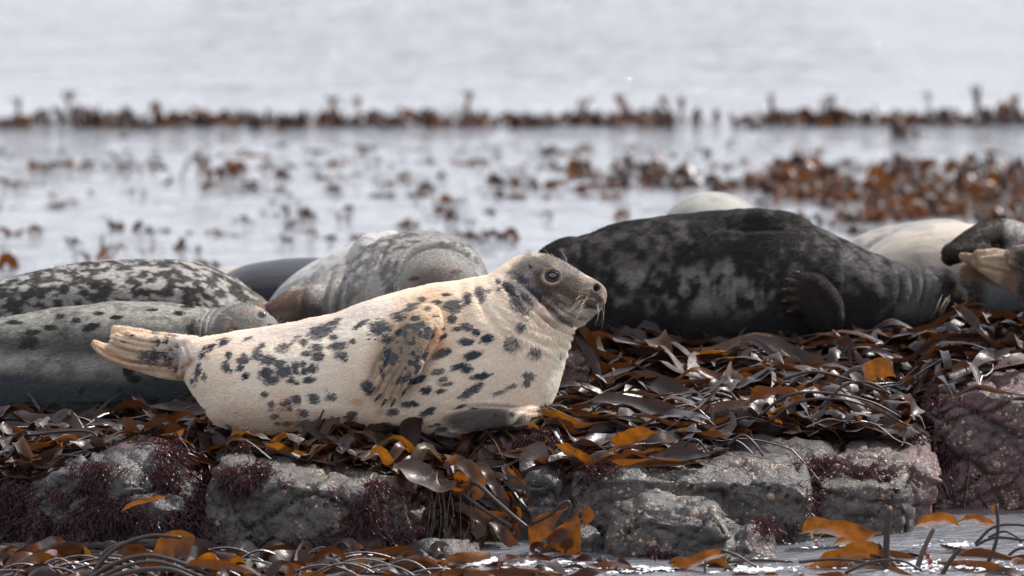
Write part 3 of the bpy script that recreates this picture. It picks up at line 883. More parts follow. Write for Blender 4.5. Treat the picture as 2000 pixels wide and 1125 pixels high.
def fur(body_me, root, n, L, flow, col_fn, seed, rad=.0006, stand=.32, ymax=.35):
    """short strands combed along the body"""
    co = get_co(body_me); no = get_no(body_me)
    body_me.calc_loop_triangles()
    tri = np.empty(len(body_me.loop_triangles) * 3, np.int32); body_me.loop_triangles.foreach_get('vertices', tri); tri = tri.reshape(-1, 3)
    nt_ = no[tri].mean(1); keep = nt_[:, 1] < ymax; tri = tri[keep]
    a, b, c = co[tri[:, 0]], co[tri[:, 1]], co[tri[:, 2]]
    ar = np.linalg.norm(np.cross(b - a, c - a), axis=1)
    rs = np.random.RandomState(seed)
    idx = rs.choice(len(tri), n, p=ar / ar.sum())
    u, v = rs.rand(n, 1), rs.rand(n, 1); fl_ = (u + v) > 1; u = np.where(fl_, 1 - u, u); v = np.where(fl_, 1 - v, v)
    p = a[idx] * (1 - u - v) + b[idx] * u + c[idx] * v
    nn = no[tri[idx]].mean(1); nn /= np.linalg.norm(nn, axis=1)[:, None]
    px, py = W2P(p)
    d, Lm = flow(px, py, p)
    wv = np.stack([vnoise(p * 14, 61), vnoise(p * 14, 62), vnoise(p * 14, 63)], 1) * .24 + rs.normal(size=(n, 3)) * .10
    d = d + wv; d -= nn * (d * nn).sum(1)[:, None]; d /= np.linalg.norm(d, axis=1)[:, None] + 1e-9
    ok = Lm > .05
    p, nn, d, Lm, idx, px, py = p[ok], nn[ok], d[ok], Lm[ok], idx[ok], px[ok], py[ok]; n = len(p)
    LL = (L * Lm * rs.uniform(.6, 1.25, n))[:, None]
    st = rs.uniform(.6, 1.3, (n, 1)) * stand
    P0 = p - nn * .001; P1 = p + d * LL * .4 + nn * LL * st * .55; P2 = p + d * LL * .75 + nn * LL * st * .8; P3 = p + d * LL + nn * LL * st * .75
    pos = np.stack([P0, P1, P2, P3], 1).reshape(-1, 3)
    cu = bpy.data.hair_curves.new('fur'); cu.add_curves([4] * n)
    cu.attributes['position'].data.foreach_set('vector', pos.astype(np.float32).ravel())
    ra = cu.attributes.get('radius') or cu.attributes.new('radius', 'FLOAT', 'POINT')
    ra.data.foreach_set('value', np.tile(np.array([1, .9, .6, .15]) * rad, n).astype(np.float32))
    colr = col_fn(px, py, p, nn, rs)
    at = cu.attributes.new('tint', 'FLOAT_COLOR', 'CURVE'); at.data.foreach_set('color', np.concatenate([colr, np.ones((n, 1))], 1).astype(np.float32).ravel())
    cu.materials.append(M_hair)
    o = bpy.data.objects.new('fur', cu); COL.objects.link(o); o.parent = root; o.matrix_parent_inverse = Matrix.Translation(root.location).inverted()
    return o
m, nt, out = new_mat('fur_strand'); N = NT(nt)
pb = N.pbsdf(N.attr('tint'), .55, None, .25); N.l(pb.outputs[0], out.inputs[0]); M_hair = m
def hero_flow(px, py, p):
    n = len(px)
    d = np.tile(np.array([-1., 0, -.35]), (n, 1))
    nk = smooth(900, 1040, px)[:, None]
    d = d * (1 - nk) + np.array([-.55, 0, -.85]) * nk
    hd = smooth(1050, 1100, px) * smooth(640, 615, py)
    Lm = 1 - .62 * hd
    Lm = np.where(px < 365, .45, Lm); Lm = np.where(ell(px, py, 785, 700, 60, 88, -28, .25) > .5, .5, Lm)
    r = np.hypot((px - 1079) / 1.15, py - 539); Lm = np.where(r < 18, 0, Lm)
    Lm = np.where((px > 1132) & (py < 612), 0, Lm)
    Lm = Lm * (1 + .5 * ell(px, py, 1040, 640, 90, 60, -25, .5))
    return d, Lm
def hero_hair(px, py, p, nn, rs):
    r = paint(px, py, p, nn); c = r['tint']
    q = np.stack([p[:, 0] * np.cos(.38) + p[:, 2] * np.sin(.38), p[:, 1], -p[:, 0] * np.sin(.38) + p[:, 2] * np.cos(.38)], 1)
    s_ = smooth(-.08, .10, r['spot'] + .42 * vnoise(q * np.array([50, 120, 120]), 5) + .30 * vnoise(q * np.array([16, 34, 34]), 6) + rs.normal(size=len(px)) * .10)
    tone = .75 + .5 * (vnoise(p * 9, 66) > -.1)
    c = mixc(c, (.036, .044, .058), s_ * np.clip(.82 + .3 * vnoise(p * 11, 67), 0, 1))
    k_ = 1 - .55 * smooth(1040, 1080, px) * smooth(645, 620, py); c = c * k_[:, None]
    return np.clip(c * (rs.uniform(1.16, 1.34, len(px)) * (1 + .12 * vnoise(q * np.array([22, 150, 150]), 41)))[:, None], 0, .93)
fur(me, hero, 130000, .0135, hero_flow, hero_hair, 5)
def surf(bv, px, py, off=0.0):
    l, n = hit(bv, px, py)
    if l is None: return None
    return l + n * off
# eye
mb = MB(); l = surf(bvh_hero, 1079, 539); ball(mb, l + Vector((0, .010, 0)), (.0228, .018, .0168), 24, 16)
link('eye', mb.mesh('eye'), M_eye, hero)
# eyelid ring
mb = MB(); th = np.linspace(0, 2 * math.pi, 28)
ring = [surf(bvh_hero, 1079 + 12.6 * math.cos(a), 539 + 9.2 * math.sin(a) + 1.8 * math.cos(a), .001) for a in th]
tube(mb, ring, [.0026] * len(ring), n=8, sub=1)
link('eyelid', mb.mesh('eyelid'), simple_mat('eyelid_skin', (.035, .022, .018), .3), hero)
# whiskers
rng = random.Random(4)
rt = []
for k in range(14):
    x = rng.uniform(1128, 1168); y = 574 + rng.uniform(0, 20) + (x - 1128) * .08
    p0 = surf(bvh_hero, x, y)
    if p0 is None: continue
    L = rng.uniform(20, 66) * (1 if x < 1155 else .6)
    a = math.radians(rng.uniform(205, 250) if x < 1158 else rng.uniform(245, 285))
    ex, ey = x + math.cos(a) * L, y - math.sin(a) * L
    p2 = P(ex, ey, p0.y - .05 - rng.uniform(0, .03)); p1 = P((x + ex) / 2 + 2, (y + ey) / 2 - L * .07, p0.y - .045)
    rt.append((p0, p1, p2, .00055))
for k in range(10):
    x = rng.uniform(1164, 1181); y = rng.uniform(588, 600)
    L = rng.uniform(16, 48); ex = x + rng.uniform(-14, 6); ey = y + L
    yy = rng.uniform(-.03, .08)
    rt.append((P(x, y, yy), P((x + ex) / 2 + 3, (y + ey) / 2, yy - .01), P(ex - 3, ey, yy - .02), .00055))
for k, (x, y, ex, ey) in enumerate([(1083,517,1062,486),(1080,518,1053,492),(1085,516,1076,494),(1079,518,1068,500),(1106,512,1095,488),(1107,514,1103,500)]):
    p0 = surf(bvh_hero, x, y) or P(x, y, .05)
    rt.append((p0, P((x + ex) / 2 + 2, (y + ey) / 2 - 1, p0.y - .01), P(ex, ey, p0.y - .0), .0009))
strands('whiskers', rt, M_whisk, hero)
# claws
for i, (tx, ty, mx, my) in enumerate(mb_digit):
    dx, dy = tx - mx, ty - my; L = math.hypot(dx, dy); dx /= L; dy /= L
    a = surf(bvh_hero, tx - dx * 8, ty - dy * 8, .003) or P(tx, ty, -.25)
    b = P(tx + dx * 1, ty + dy * 1, a.y - .008); c = P(tx + dx * 11, ty + dy * 11, a.y + .002)
    mb = MB(); tube(mb, [a, b, c], [.0055, .0062, .0015], n=8); link('claw', mb.mesh('claw'), M_claw, hero)
for (x, y, ex, ey) in [(212,664,228,681),(235,665,246,669),(254,655,263,654)]:
    a = surf(bvh_hero, x, y, .001); b = surf(bvh_hero, (x + ex) / 2, (y + ey) / 2, .003); c = surf(bvh_hero, ex, ey, .001)
    if a and b and c:
        mb = MB(); tube(mb, [a, b, c], [.0018, .0032, .0015], n=8); link('claw', mb.mesh('claw'), M_claw, hero)

# ---------- generic smaller helpers for the other seals
LAST = [None]
def seal_obj(label, base, st, Y, mat, paint, sculpt=None, extra=None, voxel=.009, iters=5, ex=2.15, with_root=False):
    mb = MB(); loft(mb, st, Y, ex=ex)
    bv = bvh_mb(mb)
    if extra: extra(mb, bv)
    me = finish_body(remesh(mb, voxel, iters), paint, sculpt)
    if with_root:
        root = empty('seal', base, label, 'seal', GROUP)
        link('body', me, mat, root)
        LAST[0] = me
        return root, bvh_me(me)
    o = link('seal', me, mat)
    LAST[0] = me
    o.location = base
    co = get_co(me) - np.array(base)
    me.vertices.foreach_set('co', co.astype(np.float32).ravel()); me.update()
    return tag(o, label, 'seal', GROUP), None

# ---------- big smooth grey seal at the left, its upturned face behind the spotted seal's back
def ex2(mb, bv):
    ball(mb, P(478, 650, .66), (.13, .15, .12)); ball(mb, P(512, 648, .60), (.075, .09, .075)); ball(mb, P(528, 646, .58), (.038, .05, .040))
    ball(mb, P(500, 640, .58), (.035, .05, .03))
    ball(mb, P(262, 732, .52), (.06, .04, .035))
def sc2(px, py, fr, co, no):
    d = grooves(px, py, fr, [([(420,596),(404,612),(396,640),(398,670)], 3.0, .012), ([(410,598),(394,615),(386,640),(388,670)], 2.5, .008), ([(430,597),(413,615),(406,640),(408,670)], 2.5, .008), ([(536,618),(528,610),(515,604),(505,601)], 2, .004), ([(-40,742),(100,738),(200,735),(290,730)], 12, .006)])
    for ex_, ey, r0 in ((454, 646, 9), (511, 614, 6.5)):
        r = np.hypot(px - ex_, py - ey); d -= np.exp(-(r / r0) ** 2) * .010 * fr; d += np.exp(-((r - r0 * 1.7) / 4) ** 2) * .003 * fr
    r = np.hypot((px - 527) / 1.3, py - 638); d -= smooth(5, 2, r) * .012 * fr
    return d + fbm(co * 4, 3, 9) * .008 * smooth(430, 380, px) + fbm(co * 30, 3, 19) * .0012
def pa2(px, py, co, no):
    n = len(px); t = np.tile(np.array([.085, .086, .080]), (n, 1)); nz = fbm(co * 5, 4, 3)
    t = mixc(t, (.52, .50, .45), smooth(668, 600, py + 14 * nz - (px < 100) * 8) * .8)  # sunlight on top of the back, painted as a paler coat
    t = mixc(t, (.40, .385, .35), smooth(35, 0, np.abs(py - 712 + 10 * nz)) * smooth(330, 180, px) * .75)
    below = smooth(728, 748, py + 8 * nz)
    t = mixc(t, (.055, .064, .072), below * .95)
    t = mixc(t, (.028, .028, .026), mott(co, 17, .5, .0, .6, 71) * .42 * (1 - .75 * below))
    hd = smooth(395, 425, px)
    t = mixc(t, (.19, .19, .18), hd * .9)
    t = mixc(t, (.13, .12, .11), .5 * ell(px, py, 470, 640, 40, 26, 0, .7))
    for c in ((451, 634, 16, 9), (500, 636, 16, 8), (508, 604, 18, 6), (478, 607, 6, 4), (522, 640, 10, 6)):
        t = mixc(t, (.38, .24, .16), .8 * ell(px, py, *c, 0, .7) * smooth(-.3, .4, fbm(co * 60, 3, 5) + .2))
    for c in ((454, 648, 11, 9), (511, 615, 9, 7), (527, 638, 7, 5)):
        t = mixc(t, (.02, .016, .016), ell(px, py, *c, 0, .3))
    sp = spots_field(px, py, [(120,618,12,5,10,.6),(150,626,10,5),(65,650,18,6,10),(30,630,20,5),(195,612,12,4),(230,620,16,5),(180,640,22,8,15),(100,640,16,7),(60,670,26,14,0,.5),(350,612,14,6),(370,600,16,4),(300,606,12,3),(252,725,12,16),(265,740,16,9),(215,682,8,6),(290,660,16,10,0,.5),(375,640,14,22,0,.5),(160,765,4,10,-20),(235,760,4,5),(300,780,12,8,0,.4)])
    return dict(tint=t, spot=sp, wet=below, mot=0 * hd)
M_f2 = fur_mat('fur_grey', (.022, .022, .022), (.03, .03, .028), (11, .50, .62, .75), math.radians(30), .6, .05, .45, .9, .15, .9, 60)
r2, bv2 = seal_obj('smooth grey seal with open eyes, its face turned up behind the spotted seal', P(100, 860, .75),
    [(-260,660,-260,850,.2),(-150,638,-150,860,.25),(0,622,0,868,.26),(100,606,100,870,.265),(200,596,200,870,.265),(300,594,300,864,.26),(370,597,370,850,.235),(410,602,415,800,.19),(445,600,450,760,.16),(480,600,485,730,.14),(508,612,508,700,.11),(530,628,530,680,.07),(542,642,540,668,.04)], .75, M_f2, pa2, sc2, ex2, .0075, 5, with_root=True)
for ex_, ey, rr in ((454, 648, .021), (511, 615, .017)):
    l = surf(bv2, ex_, ey)
    mb = MB(); ball(mb, l + Vector((0, .008, 0)), (rr, rr * .8, rr * .8), 20, 14); link('eye', mb.mesh('eye'), M_eye, r2)
def flow2(px, py, p):
    n = len(px); L = np.where(px > 405, .45, 1.0); L = np.where(px > 500, 0, L); L = np.where(np.hypot(px - 454, py - 648) < 14, 0, L)
    return np.tile(np.array([-1., 0, -.45]), (n, 1)), L
fur(LAST[0], r2, 80000, .014, flow2, hair_col(pa2, (.022, .022, .022)), 6)
rt = []
for (x, y, mx, my, ex_, ey) in [(476,607,474,598,475,577),(478,607,476,600,473,585),(452,622,436,613,418,612),(454,624,440,620,425,622),(533,640,545,630,552,626),(530,640,540,628,545,618)]:
    p0 = surf(bv2, x, y) or P(x, y, .6); rt.append((p0, P(mx, my, p0.y - .02), P(ex_, ey, p0.y - .02), .0009))
strands('whiskers', rt, M_whisk, r2)

# ---------- mottled seal behind it
def pa3(px, py, co, no):
    n = len(px); t = np.tile(np.array([.56, .54, .50]), (n, 1))
    face = smooth(470, 530, px)
    t = mixc(t, (.30, .25, .20), face * .8)
    q, _ = seg_dist(px, py, [(490,585),(530,612),(570,634)]); t = mixc(t, (.42, .25, .13), .6 * np.exp(-((q) / 6) ** 2) * face)
    t = mixc(t, (.20, .15, .11), .6 * ell(px, py, 545, 622, 22, 8, -35, .5))
    mot = (1 - face) * smooth(505, 530, py + .05 * px) 
    lowd = smooth(548, 575, py + 12 * fbm(co * 5, 3, 2)) * smooth(420, 380, px)
    t = mixc(t, (.022, .019, .018), np.clip(mott(co, 24, -.35, -.28, .10, 81) * .92 + lowd * .6, 0, 1) * np.clip(mot + .5, 0, 1) * (1 - .7 * face) * .96)
    return dict(tint=t, mot=0 * mot)
M_f3 = fur_mat('fur_mottled', (.020, .018, .017), (.022, .019, .018), (15, .40, .50, .97), math.radians(-20), .6, .1, .4, .9, .15, .8, 60)
r3, bv3 = seal_obj('black and cream mottled seal at the left, lying behind the smooth grey one', P(200, 760, 1.5),
    [(-260,640,-260,760,.18),(-150,588,-150,770,.23),(0,552,0,775,.25),(100,525,100,775,.26),(200,512,200,775,.27),(300,508,300,775,.27),(370,512,375,770,.26),(425,530,430,760,.23),(465,552,470,740,.18),(500,577,508,715,.13),(535,602,540,690,.10),(560,622,562,675,.07),(573,636,572,660,.04)], 1.5, M_f3, pa3,
    lambda px, py, f, co, no: grooves(px, py, f, [([(478,560),(500,590),(505,620)], 5, .006)]) + fbm(co * 4, 3, 4) * .007, None, .0085, 5, with_root=True)
fur(LAST[0], r3, 70000, .015, lambda px, py, p: (np.tile(np.array([-1., 0, -.5]), (len(px), 1)), np.where(px > 520, .5, 1.)), hair_col(pa3, (.02, .02, .02)), 7)
rt = []
for (x, y, mx, my, ex_, ey) in [(490,570,484,562,476,554),(494,573,490,565,484,556),(556,620,560,616,562,614),(560,622,565,617,566,613)]:
    p0 = P(x, y, 1.5); rt.append((p0, P(mx, my, 1.48), P(ex_, ey, 1.47), .001))
for k in range(14):
    x = rng.uniform(540, 570); y = 608 + (x - 540) * .8 + rng.uniform(2, 10)
    rt.append((P(x, y, 1.42), P(x + 2, y - 6, 1.38), P(x + rng.uniform(-4, 8), y - rng.uniform(6, 14), 1.35), .0008))
strands('whiskers', rt, M_whisk, r3)

# ---------- seals behind on the left
def flat_paint(c1, c2, sc=4, seed=1, mot=1.0, sp=-2.0):
    def f(px, py, co, no):
        n = len(px); t = mixc(np.tile(np.array(c1, float), (n, 1)), c2, smooth(-.5, .6, fbm(co * sc, 4, seed)))
        return dict(tint=t, mot=np.full(n, mot), spot=np.full(n, sp))
    return f
M_plain = fur_mat('fur_plain', (.05, .05, .05), (.03, .03, .03), None, 0, .6, .2, .3, .6, .3)
seal_obj('dark blue-black seal back behind the mottled seal, at the left', P(540, 640, 2.7),
    [(380,590,380,640,.08),(410,556,410,650,.15),(440,536,440,660,.2),(475,520,475,660,.23),(520,511,520,660,.25),(575,505,575,660,.26),(640,507,640,660,.25),(700,530,700,660,.2)], 2.7, M_plain, flat_paint((.010, .014, .021), (.024, .023, .027), 6, 3), None, None, .014)
seal_obj('sliver of a pale seal back showing behind the dark blue-black seal', P(430, 600, 3.2),
    [(340,570,340,620,.1),(380,543,380,630,.17),(425,525,425,630,.2),(460,521,460,630,.2),(500,530,500,630,.18),(540,556,540,620,.1)], 3.2, M_plain, flat_paint((.34, .31, .26), (.46, .42, .36), 4, 5), None, None, .016)
M_f6 = fur_mat('fur_speckled', (.09, .09, .09), (.13, .13, .13), (12, .46, .62, .8), math.radians(-35), .6, .2, .25, .6, .25, .8)
def pa6(px, py, co, no):
    n = len(px); t = mixc(np.tile(np.array([.42, .405, .385]), (n, 1)), (.27, .27, .275), smooth(520, 590, py)); return dict(tint=t)
def ex6(mb, bv):
    tube(mb, [P(690, 540, 1.85), P(705, 500, 1.8), P(730, 475, 1.86), P(775, 462, 1.95)], [.05, .06, .05, .03], n=12)
seal_obj('pale speckled grey seal back rising behind the seal with closed eyes', P(700, 640, 2.1),
    [(505,620,515,650,.06),(520,596,535,660,.12),(545,562,560,670,.18),(580,532,590,680,.23),(622,506,630,690,.26),(672,480,680,700,.28),(722,463,730,700,.29),(780,456,790,700,.29),(850,462,850,700,.27),(900,500,900,690,.2)], 2.1, M_f6, pa6, None, ex6, .010)

# ---------- grey seal facing the camera with closed eyes
def ex7(mb, bv):
    ball(mb, P(852, 570, .98), (.172, .20, .168), 28, 20)
    ball(mb, P(852, 590, .84), (.10, .12, .075), 20, 14)
    ball(mb, P(815, 560, .90), (.05, .06, .04)); ball(mb, P(890, 548, .90), (.05, .06, .04))
    tube(mb, [P(640, 600, 1.2), P(600, 590, 1.12), P(565, 592, 1.08), P(522, 606, 1.05)], [.10, .075, .05, .02], n=16, side=(0, 0, 1), flat=.7)
    tube(mb, [P(640, 620, 1.2), P(600, 615, 1.12), P(560, 620, 1.08), P(530, 625, 1.05)], [.10, .075, .06, .03], n=16, side=(0, 0, 1), flat=.7)
    ball(mb, P(578, 566, 1.2), (.035, .03, .015))
def sc7(px, py, fr, co, no):
    d = grooves(px, py, fr, [([(684,514),(668,560),(658,600),(655,640)], 6, .032), ([(708,492),(692,530),(682,575),(680,620)], 5, .016), ([(735,474),(716,520),(706,580),(704,620)], 6, .012), ([(765,462),(745,505),(738,560)], 6, .009), ([(650,530),(640,580),(638,630)], 4, .012),
        ([(783,575),(780,545),(788,515),(812,492),(850,480),(890,486),(918,505),(932,535)], 5, .024), ([(770,580),(768,545),(776,508),(805,480)], 4, .010), ([(600,562),(592,590),(598,640)], 6, .012), ([(640,540),(630,580),(628,640)], 5, .006),
        ([(798,548),(808,543),(820,545)], 2.2, .008), ([(877,534),(889,530),(902,533)], 2.2, .008)])
    return d + fbm(co * 5, 3, 6) * .006
def pa7(px, py, co, no):
    n = len(px); t = np.tile(np.array([.39, .375, .355]), (n, 1))
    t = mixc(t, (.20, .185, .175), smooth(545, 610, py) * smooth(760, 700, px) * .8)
    t = mixc(t, (.12, .115, .11), mott(co, 18, .65, -.05, .45, 91) * .8 * (.45 + .55 * smooth(650, 700, px)))
    face = ell(px, py, 855, 562, 76, 84, 0, .12)
    t = mixc(t, (.235, .23, .21), face)
    t = mixc(t, (.085, .07, .062), ell(px, py, 855, 556, 58, 40, 8, .5) * .9)
    cr = smooth(-.1, .5, fbm(co * 40, 3, 15) + .3)
    for c in ((826, 521, 6, 7, 30), (866, 517, 9, 4, -20), (886, 525, 12, 6, -30), (806, 556, 8, 9, 20)):
        t = mixc(t, (.28, .19, .145), .75 * ell(px, py, *c, .8) * cr)
    for c in ((809, 545, 11, 3.5, 10), (889, 533, 12, 2.2, -5)):
        t = mixc(t, (.03, .02, .02), .9 * ell(px, py, *c, .4))
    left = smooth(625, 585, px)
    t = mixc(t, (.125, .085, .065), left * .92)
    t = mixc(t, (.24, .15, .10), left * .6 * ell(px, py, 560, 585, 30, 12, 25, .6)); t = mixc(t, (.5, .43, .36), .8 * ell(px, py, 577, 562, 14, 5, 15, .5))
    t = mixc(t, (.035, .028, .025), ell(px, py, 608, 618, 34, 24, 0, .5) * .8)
    return dict(tint=t, mot=0 * px)
M_f7 = fur_mat('fur_grey_fleck', (.07, .07, .07), (.085, .08, .078), (12, .47, .60, .85), math.radians(-38), .6, .2, .25, .6, .25, .8)
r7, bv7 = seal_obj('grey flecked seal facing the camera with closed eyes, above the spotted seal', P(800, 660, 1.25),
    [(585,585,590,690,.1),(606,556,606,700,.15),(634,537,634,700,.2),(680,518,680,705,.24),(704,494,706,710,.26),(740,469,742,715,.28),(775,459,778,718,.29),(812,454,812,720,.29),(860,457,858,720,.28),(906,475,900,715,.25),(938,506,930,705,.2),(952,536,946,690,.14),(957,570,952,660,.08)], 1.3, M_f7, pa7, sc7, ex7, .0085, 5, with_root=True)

fur(LAST[0], r7, 50000, .013, lambda px, py, p: (np.tile(np.array([-.8, 0, -.6]), (len(px), 1)), np.where(ell(px, py, 855, 562, 76, 84, 0, .12) > .5, .45, 1.)), hair_col(pa7, (.05, .05, .05)), 9)
# ---------- the big dark seal
def ex9(mb, bv):
    # fore flipper resting on the upper flank
    tube(mb, [on(bv, 1585, 447, .05, 1.6), on(bv, 1550, 434, .02, 1.6), on(bv, 1490, 432, .0, 1.6), on(bv, 1440, 432, .01, 1.6), on(bv, 1418, 428, .03, 1.6)], [.03, .042, .045, .036, .012], n=14, side=(0, 0, 1), flat=.7)
    # near flipper folded against the belly with five digits
    for (tx, ty), r in (((1560,536),.022),((1543,548),.022),((1536,566),.022),((1535,586),.022),((1545,606),.022)):
        tube(mb, [on(bv, 1612, 628, -.02), on(bv, 1600 * .5 + tx * .5, 590 * .5 + ty * .5, -.05), on(bv, tx, ty, -.03)], [.055, .045, r * .7], n=12, side=(0, 1, 0), flat=.7)
    tube(mb, [on(bv, 1560,545, -.03), on(bv, 1595,555, -.05), on(bv, 1622,590, -.05), on(bv, 1632,628, -.02), on(bv, 1622,655, -.0)], [.03, .045, .05, .04, .02], n=14)
    tube(mb, [on(bv, 1575,570, -.05), on(bv, 1600,610, -.05), on(bv, 1612,645, -.02)], [.06, .07, .04], n=14, side=(1,0,0), flat=.7)
    ball(mb, P(1852, 575, 1.5), (.06, .07, .09)); ball(mb, P(1873, 580, 1.5), (.035, .05, .055)); ball(mb, P(1858, 548, 1.47), (.03, .05, .035))
def sc9(px, py, fr, co, no):
    L = [([(1800,523),(1806,550),(1800,592),(1788,628)], 4, .012), ([(1772,516),(1786,556),(1776,600)], 6, .010), ([(1735,504),(1760,550),(1752,612),(1735,642)], 7, .010), ([(1640,500),(1660,560),(1650,620)], 12, .010), ([(1280,440),(1300,480),(1290,520)], 16, .008), ([(1130,462),(1140,500),(1135,560)], 8, .010),
         ([(1818,524),(1836,545),(1838,580),(1825,615)], 4, .010), ([(1255,520),(1265,550),(1268,575)], 5, .008), ([(1210,520),(1222,550),(1225,575)], 5, .004),
         ([(1420,446),(1470,450),(1530,448),(1560,438)], 4, .012), ([(1690,500),(1720,540),(1735,590)], 10, .005)]
    for k, y in enumerate((541, 557, 575, 594)): L.append(([(1536, y), (1552, y + 2), (1570, y + 6)], 2.2, .007))
    d = grooves(px, py, fr, L)
    return d + fbm(co * 4, 3, 44) * .008 + fbm(co * 26, 3, 14) * .0015
def pa9(px, py, co, no):
    n = len(px); nz = fbm(co * 6, 4, 23); nz2 = fbm(co * np.array([22, 22, 22]), 4, 29)
    t = np.tile(np.array([.022, .020, .019]), (n, 1))
    t = mixc(t, (.135, .12, .113), smooth(.05, 1.1, .7 * nz + .9 * nz2 + .25) * .8)
    # dry grey band along the flank
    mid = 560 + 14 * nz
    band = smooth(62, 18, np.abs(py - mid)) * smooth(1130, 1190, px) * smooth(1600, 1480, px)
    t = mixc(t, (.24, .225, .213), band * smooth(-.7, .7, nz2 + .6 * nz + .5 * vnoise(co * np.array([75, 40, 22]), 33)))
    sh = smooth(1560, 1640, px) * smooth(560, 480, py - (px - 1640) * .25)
    t = mixc(t, (.21, .20, .20), sh * smooth(-.5, .6, nz2 + .2) * .8)  # shoulder: pale mottling together with sky sheen painted into the coat
    nk = smooth(1740, 1790, px) * smooth(1850, 1820, px)
    t = mixc(t, (.12, .118, .118), nk * .8)
    t = mixc(t, (.015, .011, .010), smooth(1830, 1850, px) * .9)
    t = mixc(t, (.022, .017, .015), ell(px, py, 1588, 592, 58, 66, -30, .15))
    t = mixc(t, (.08, .055, .04), .7 * ell(px, py, 1546, 572, 16, 40, 12, .5) * smooth(.0, .5, np.sin(py * .36) + .2))
    t = mixc(t, (.34, .20, .17), .7 * ell(px, py, 1101, 487, 6, 3, -10, .6))
    t = mixc(t, (.085, .075, .07), .6 * ell(px, py, 1435, 425, 30, 9, 15, .6) * smooth(-.3, .4, nz2))
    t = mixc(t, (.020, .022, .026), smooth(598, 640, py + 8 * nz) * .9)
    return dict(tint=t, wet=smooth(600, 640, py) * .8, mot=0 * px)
M_f9 = fur_mat('fur_dark', (.012, .012, .012), (.008, .008, .009), (16, .46, .60, .6), math.radians(70), .6, .0, .6, .9, .14, .8, 60)
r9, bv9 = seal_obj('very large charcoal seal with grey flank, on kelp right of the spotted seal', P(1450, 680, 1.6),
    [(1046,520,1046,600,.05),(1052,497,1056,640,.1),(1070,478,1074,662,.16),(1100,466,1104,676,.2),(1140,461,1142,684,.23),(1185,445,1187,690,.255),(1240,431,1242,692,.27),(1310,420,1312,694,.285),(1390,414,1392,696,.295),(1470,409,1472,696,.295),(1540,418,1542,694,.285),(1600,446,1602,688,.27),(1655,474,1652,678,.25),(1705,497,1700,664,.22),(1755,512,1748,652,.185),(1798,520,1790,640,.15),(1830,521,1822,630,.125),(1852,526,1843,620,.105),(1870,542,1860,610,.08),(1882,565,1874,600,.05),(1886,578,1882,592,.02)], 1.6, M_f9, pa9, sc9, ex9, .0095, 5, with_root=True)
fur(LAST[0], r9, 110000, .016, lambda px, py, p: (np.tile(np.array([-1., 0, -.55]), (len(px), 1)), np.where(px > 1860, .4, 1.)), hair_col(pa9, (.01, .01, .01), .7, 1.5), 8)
rt = []
for (x, y, mx, my, ex_, ey) in [(1830,524,1810,508,1790,490),(1845,526,1825,512,1811,496),(1835,524,1822,512,1800,498),(1852,528,1838,512,1824,502),(1858,532,1848,520,1838,508)]:
    rt.append((P(x, y, 1.5), P(mx, my, 1.47), P(ex_, ey, 1.45), .0008))
for k in range(9):
    x = rng.uniform(1836, 1858); y = rng.uniform(575, 592)
    rt.append((P(x, y, 1.40), P(x - 8, y + 15, 1.36), P(x - 18 + rng.uniform(-4, 4), y + rng.uniform(26, 44), 1.36), .0006))
strands('whiskers', rt, M_whisk, r9)
for (tx, ty) in ((1553,532),(1536,546),(1530,566),(1530,588),(1540,608)):
    a = hit(bv9, tx + 8, ty)[0]
    if a:
        mb = MB(); tube(mb, [a + Vector((0, -.004, 0)), P(tx, ty, a.y - .01), P(tx - 5, ty + 1, a.y - .004)], [.006, .006, .002], n=8)
        link('claw', mb.mesh('claw'), M_claw, r9)

# ---------- seals behind on the right
seal_obj('rounded grey-green seal hump showing over the back of the charcoal seal', P(1390, 480, 3.0),
    [(1270,450,1280,500,.1),(1295,425,1300,520,.16),(1320,398,1322,540,.2),(1345,382,1345,560,.23),(1382,375,1382,570,.25),(1422,378,1422,570,.24),(1462,397,1460,560,.2),(1500,440,1490,540,.12)], 3.0, M_plain, flat_paint((.22, .22, .19), (.34, .33, .29), 9, 8), None, None, .013)
seal_obj('smooth cream seal behind the charcoal seal head, right of the picture', P(1790, 560, 2.5),
    [(1660,530,1665,580,.08),(1685,500,1690,600,.15),(1712,478,1715,610,.2),(1755,452,1755,620,.24),(1810,438,1810,620,.26),(1870,436,1870,620,.26),(1930,444,1930,620,.25),(1990,470,1990,610,.2),(2030,510,2030,600,.1)], 2.5, fur_mat('fur_sandy', (.2, .18, .15), (.24, .215, .18), (5, .48, .7, .2), 0, .6, .2, .2, .5, .25), flat_paint((.45, .39, .32), (.26, .24, .22), 8, 12), None, None, .012)
seal_obj('grey speckled seal back, farthest right, half hidden by the cream seal', P(1780, 540, 3.3),
    [(1630,500,1635,540,.08),(1662,470,1665,560,.15),(1700,452,1702,570,.2),(1745,440,1745,580,.23),(1800,432,1800,580,.25),(1850,428,1850,580,.24),(1888,436,1890,570,.2),(1930,460,1930,560,.12)], 3.3, M_f6, flat_paint((.38, .33, .28), (.26, .235, .21), 9, 13), None, None, .014)
def ex12(mb, bv):
    tube(mb, [P(2010, 470, 2.1), P(1975, 455, 2.02), P(1945, 451, 1.92), P(1912, 463, 1.82), P(1878, 484, 1.76), P(1856, 503, 1.74), P(1850, 517, 1.74)], [.06, .055, .05, .052, .048, .040, .02], n=16)
    tube(mb, [P(1935, 492, 1.78), P(1900, 489, 1.75), P(1860, 494, 1.73), P(1842, 500, 1.73)], [.03, .035, .045, .025], n=12)
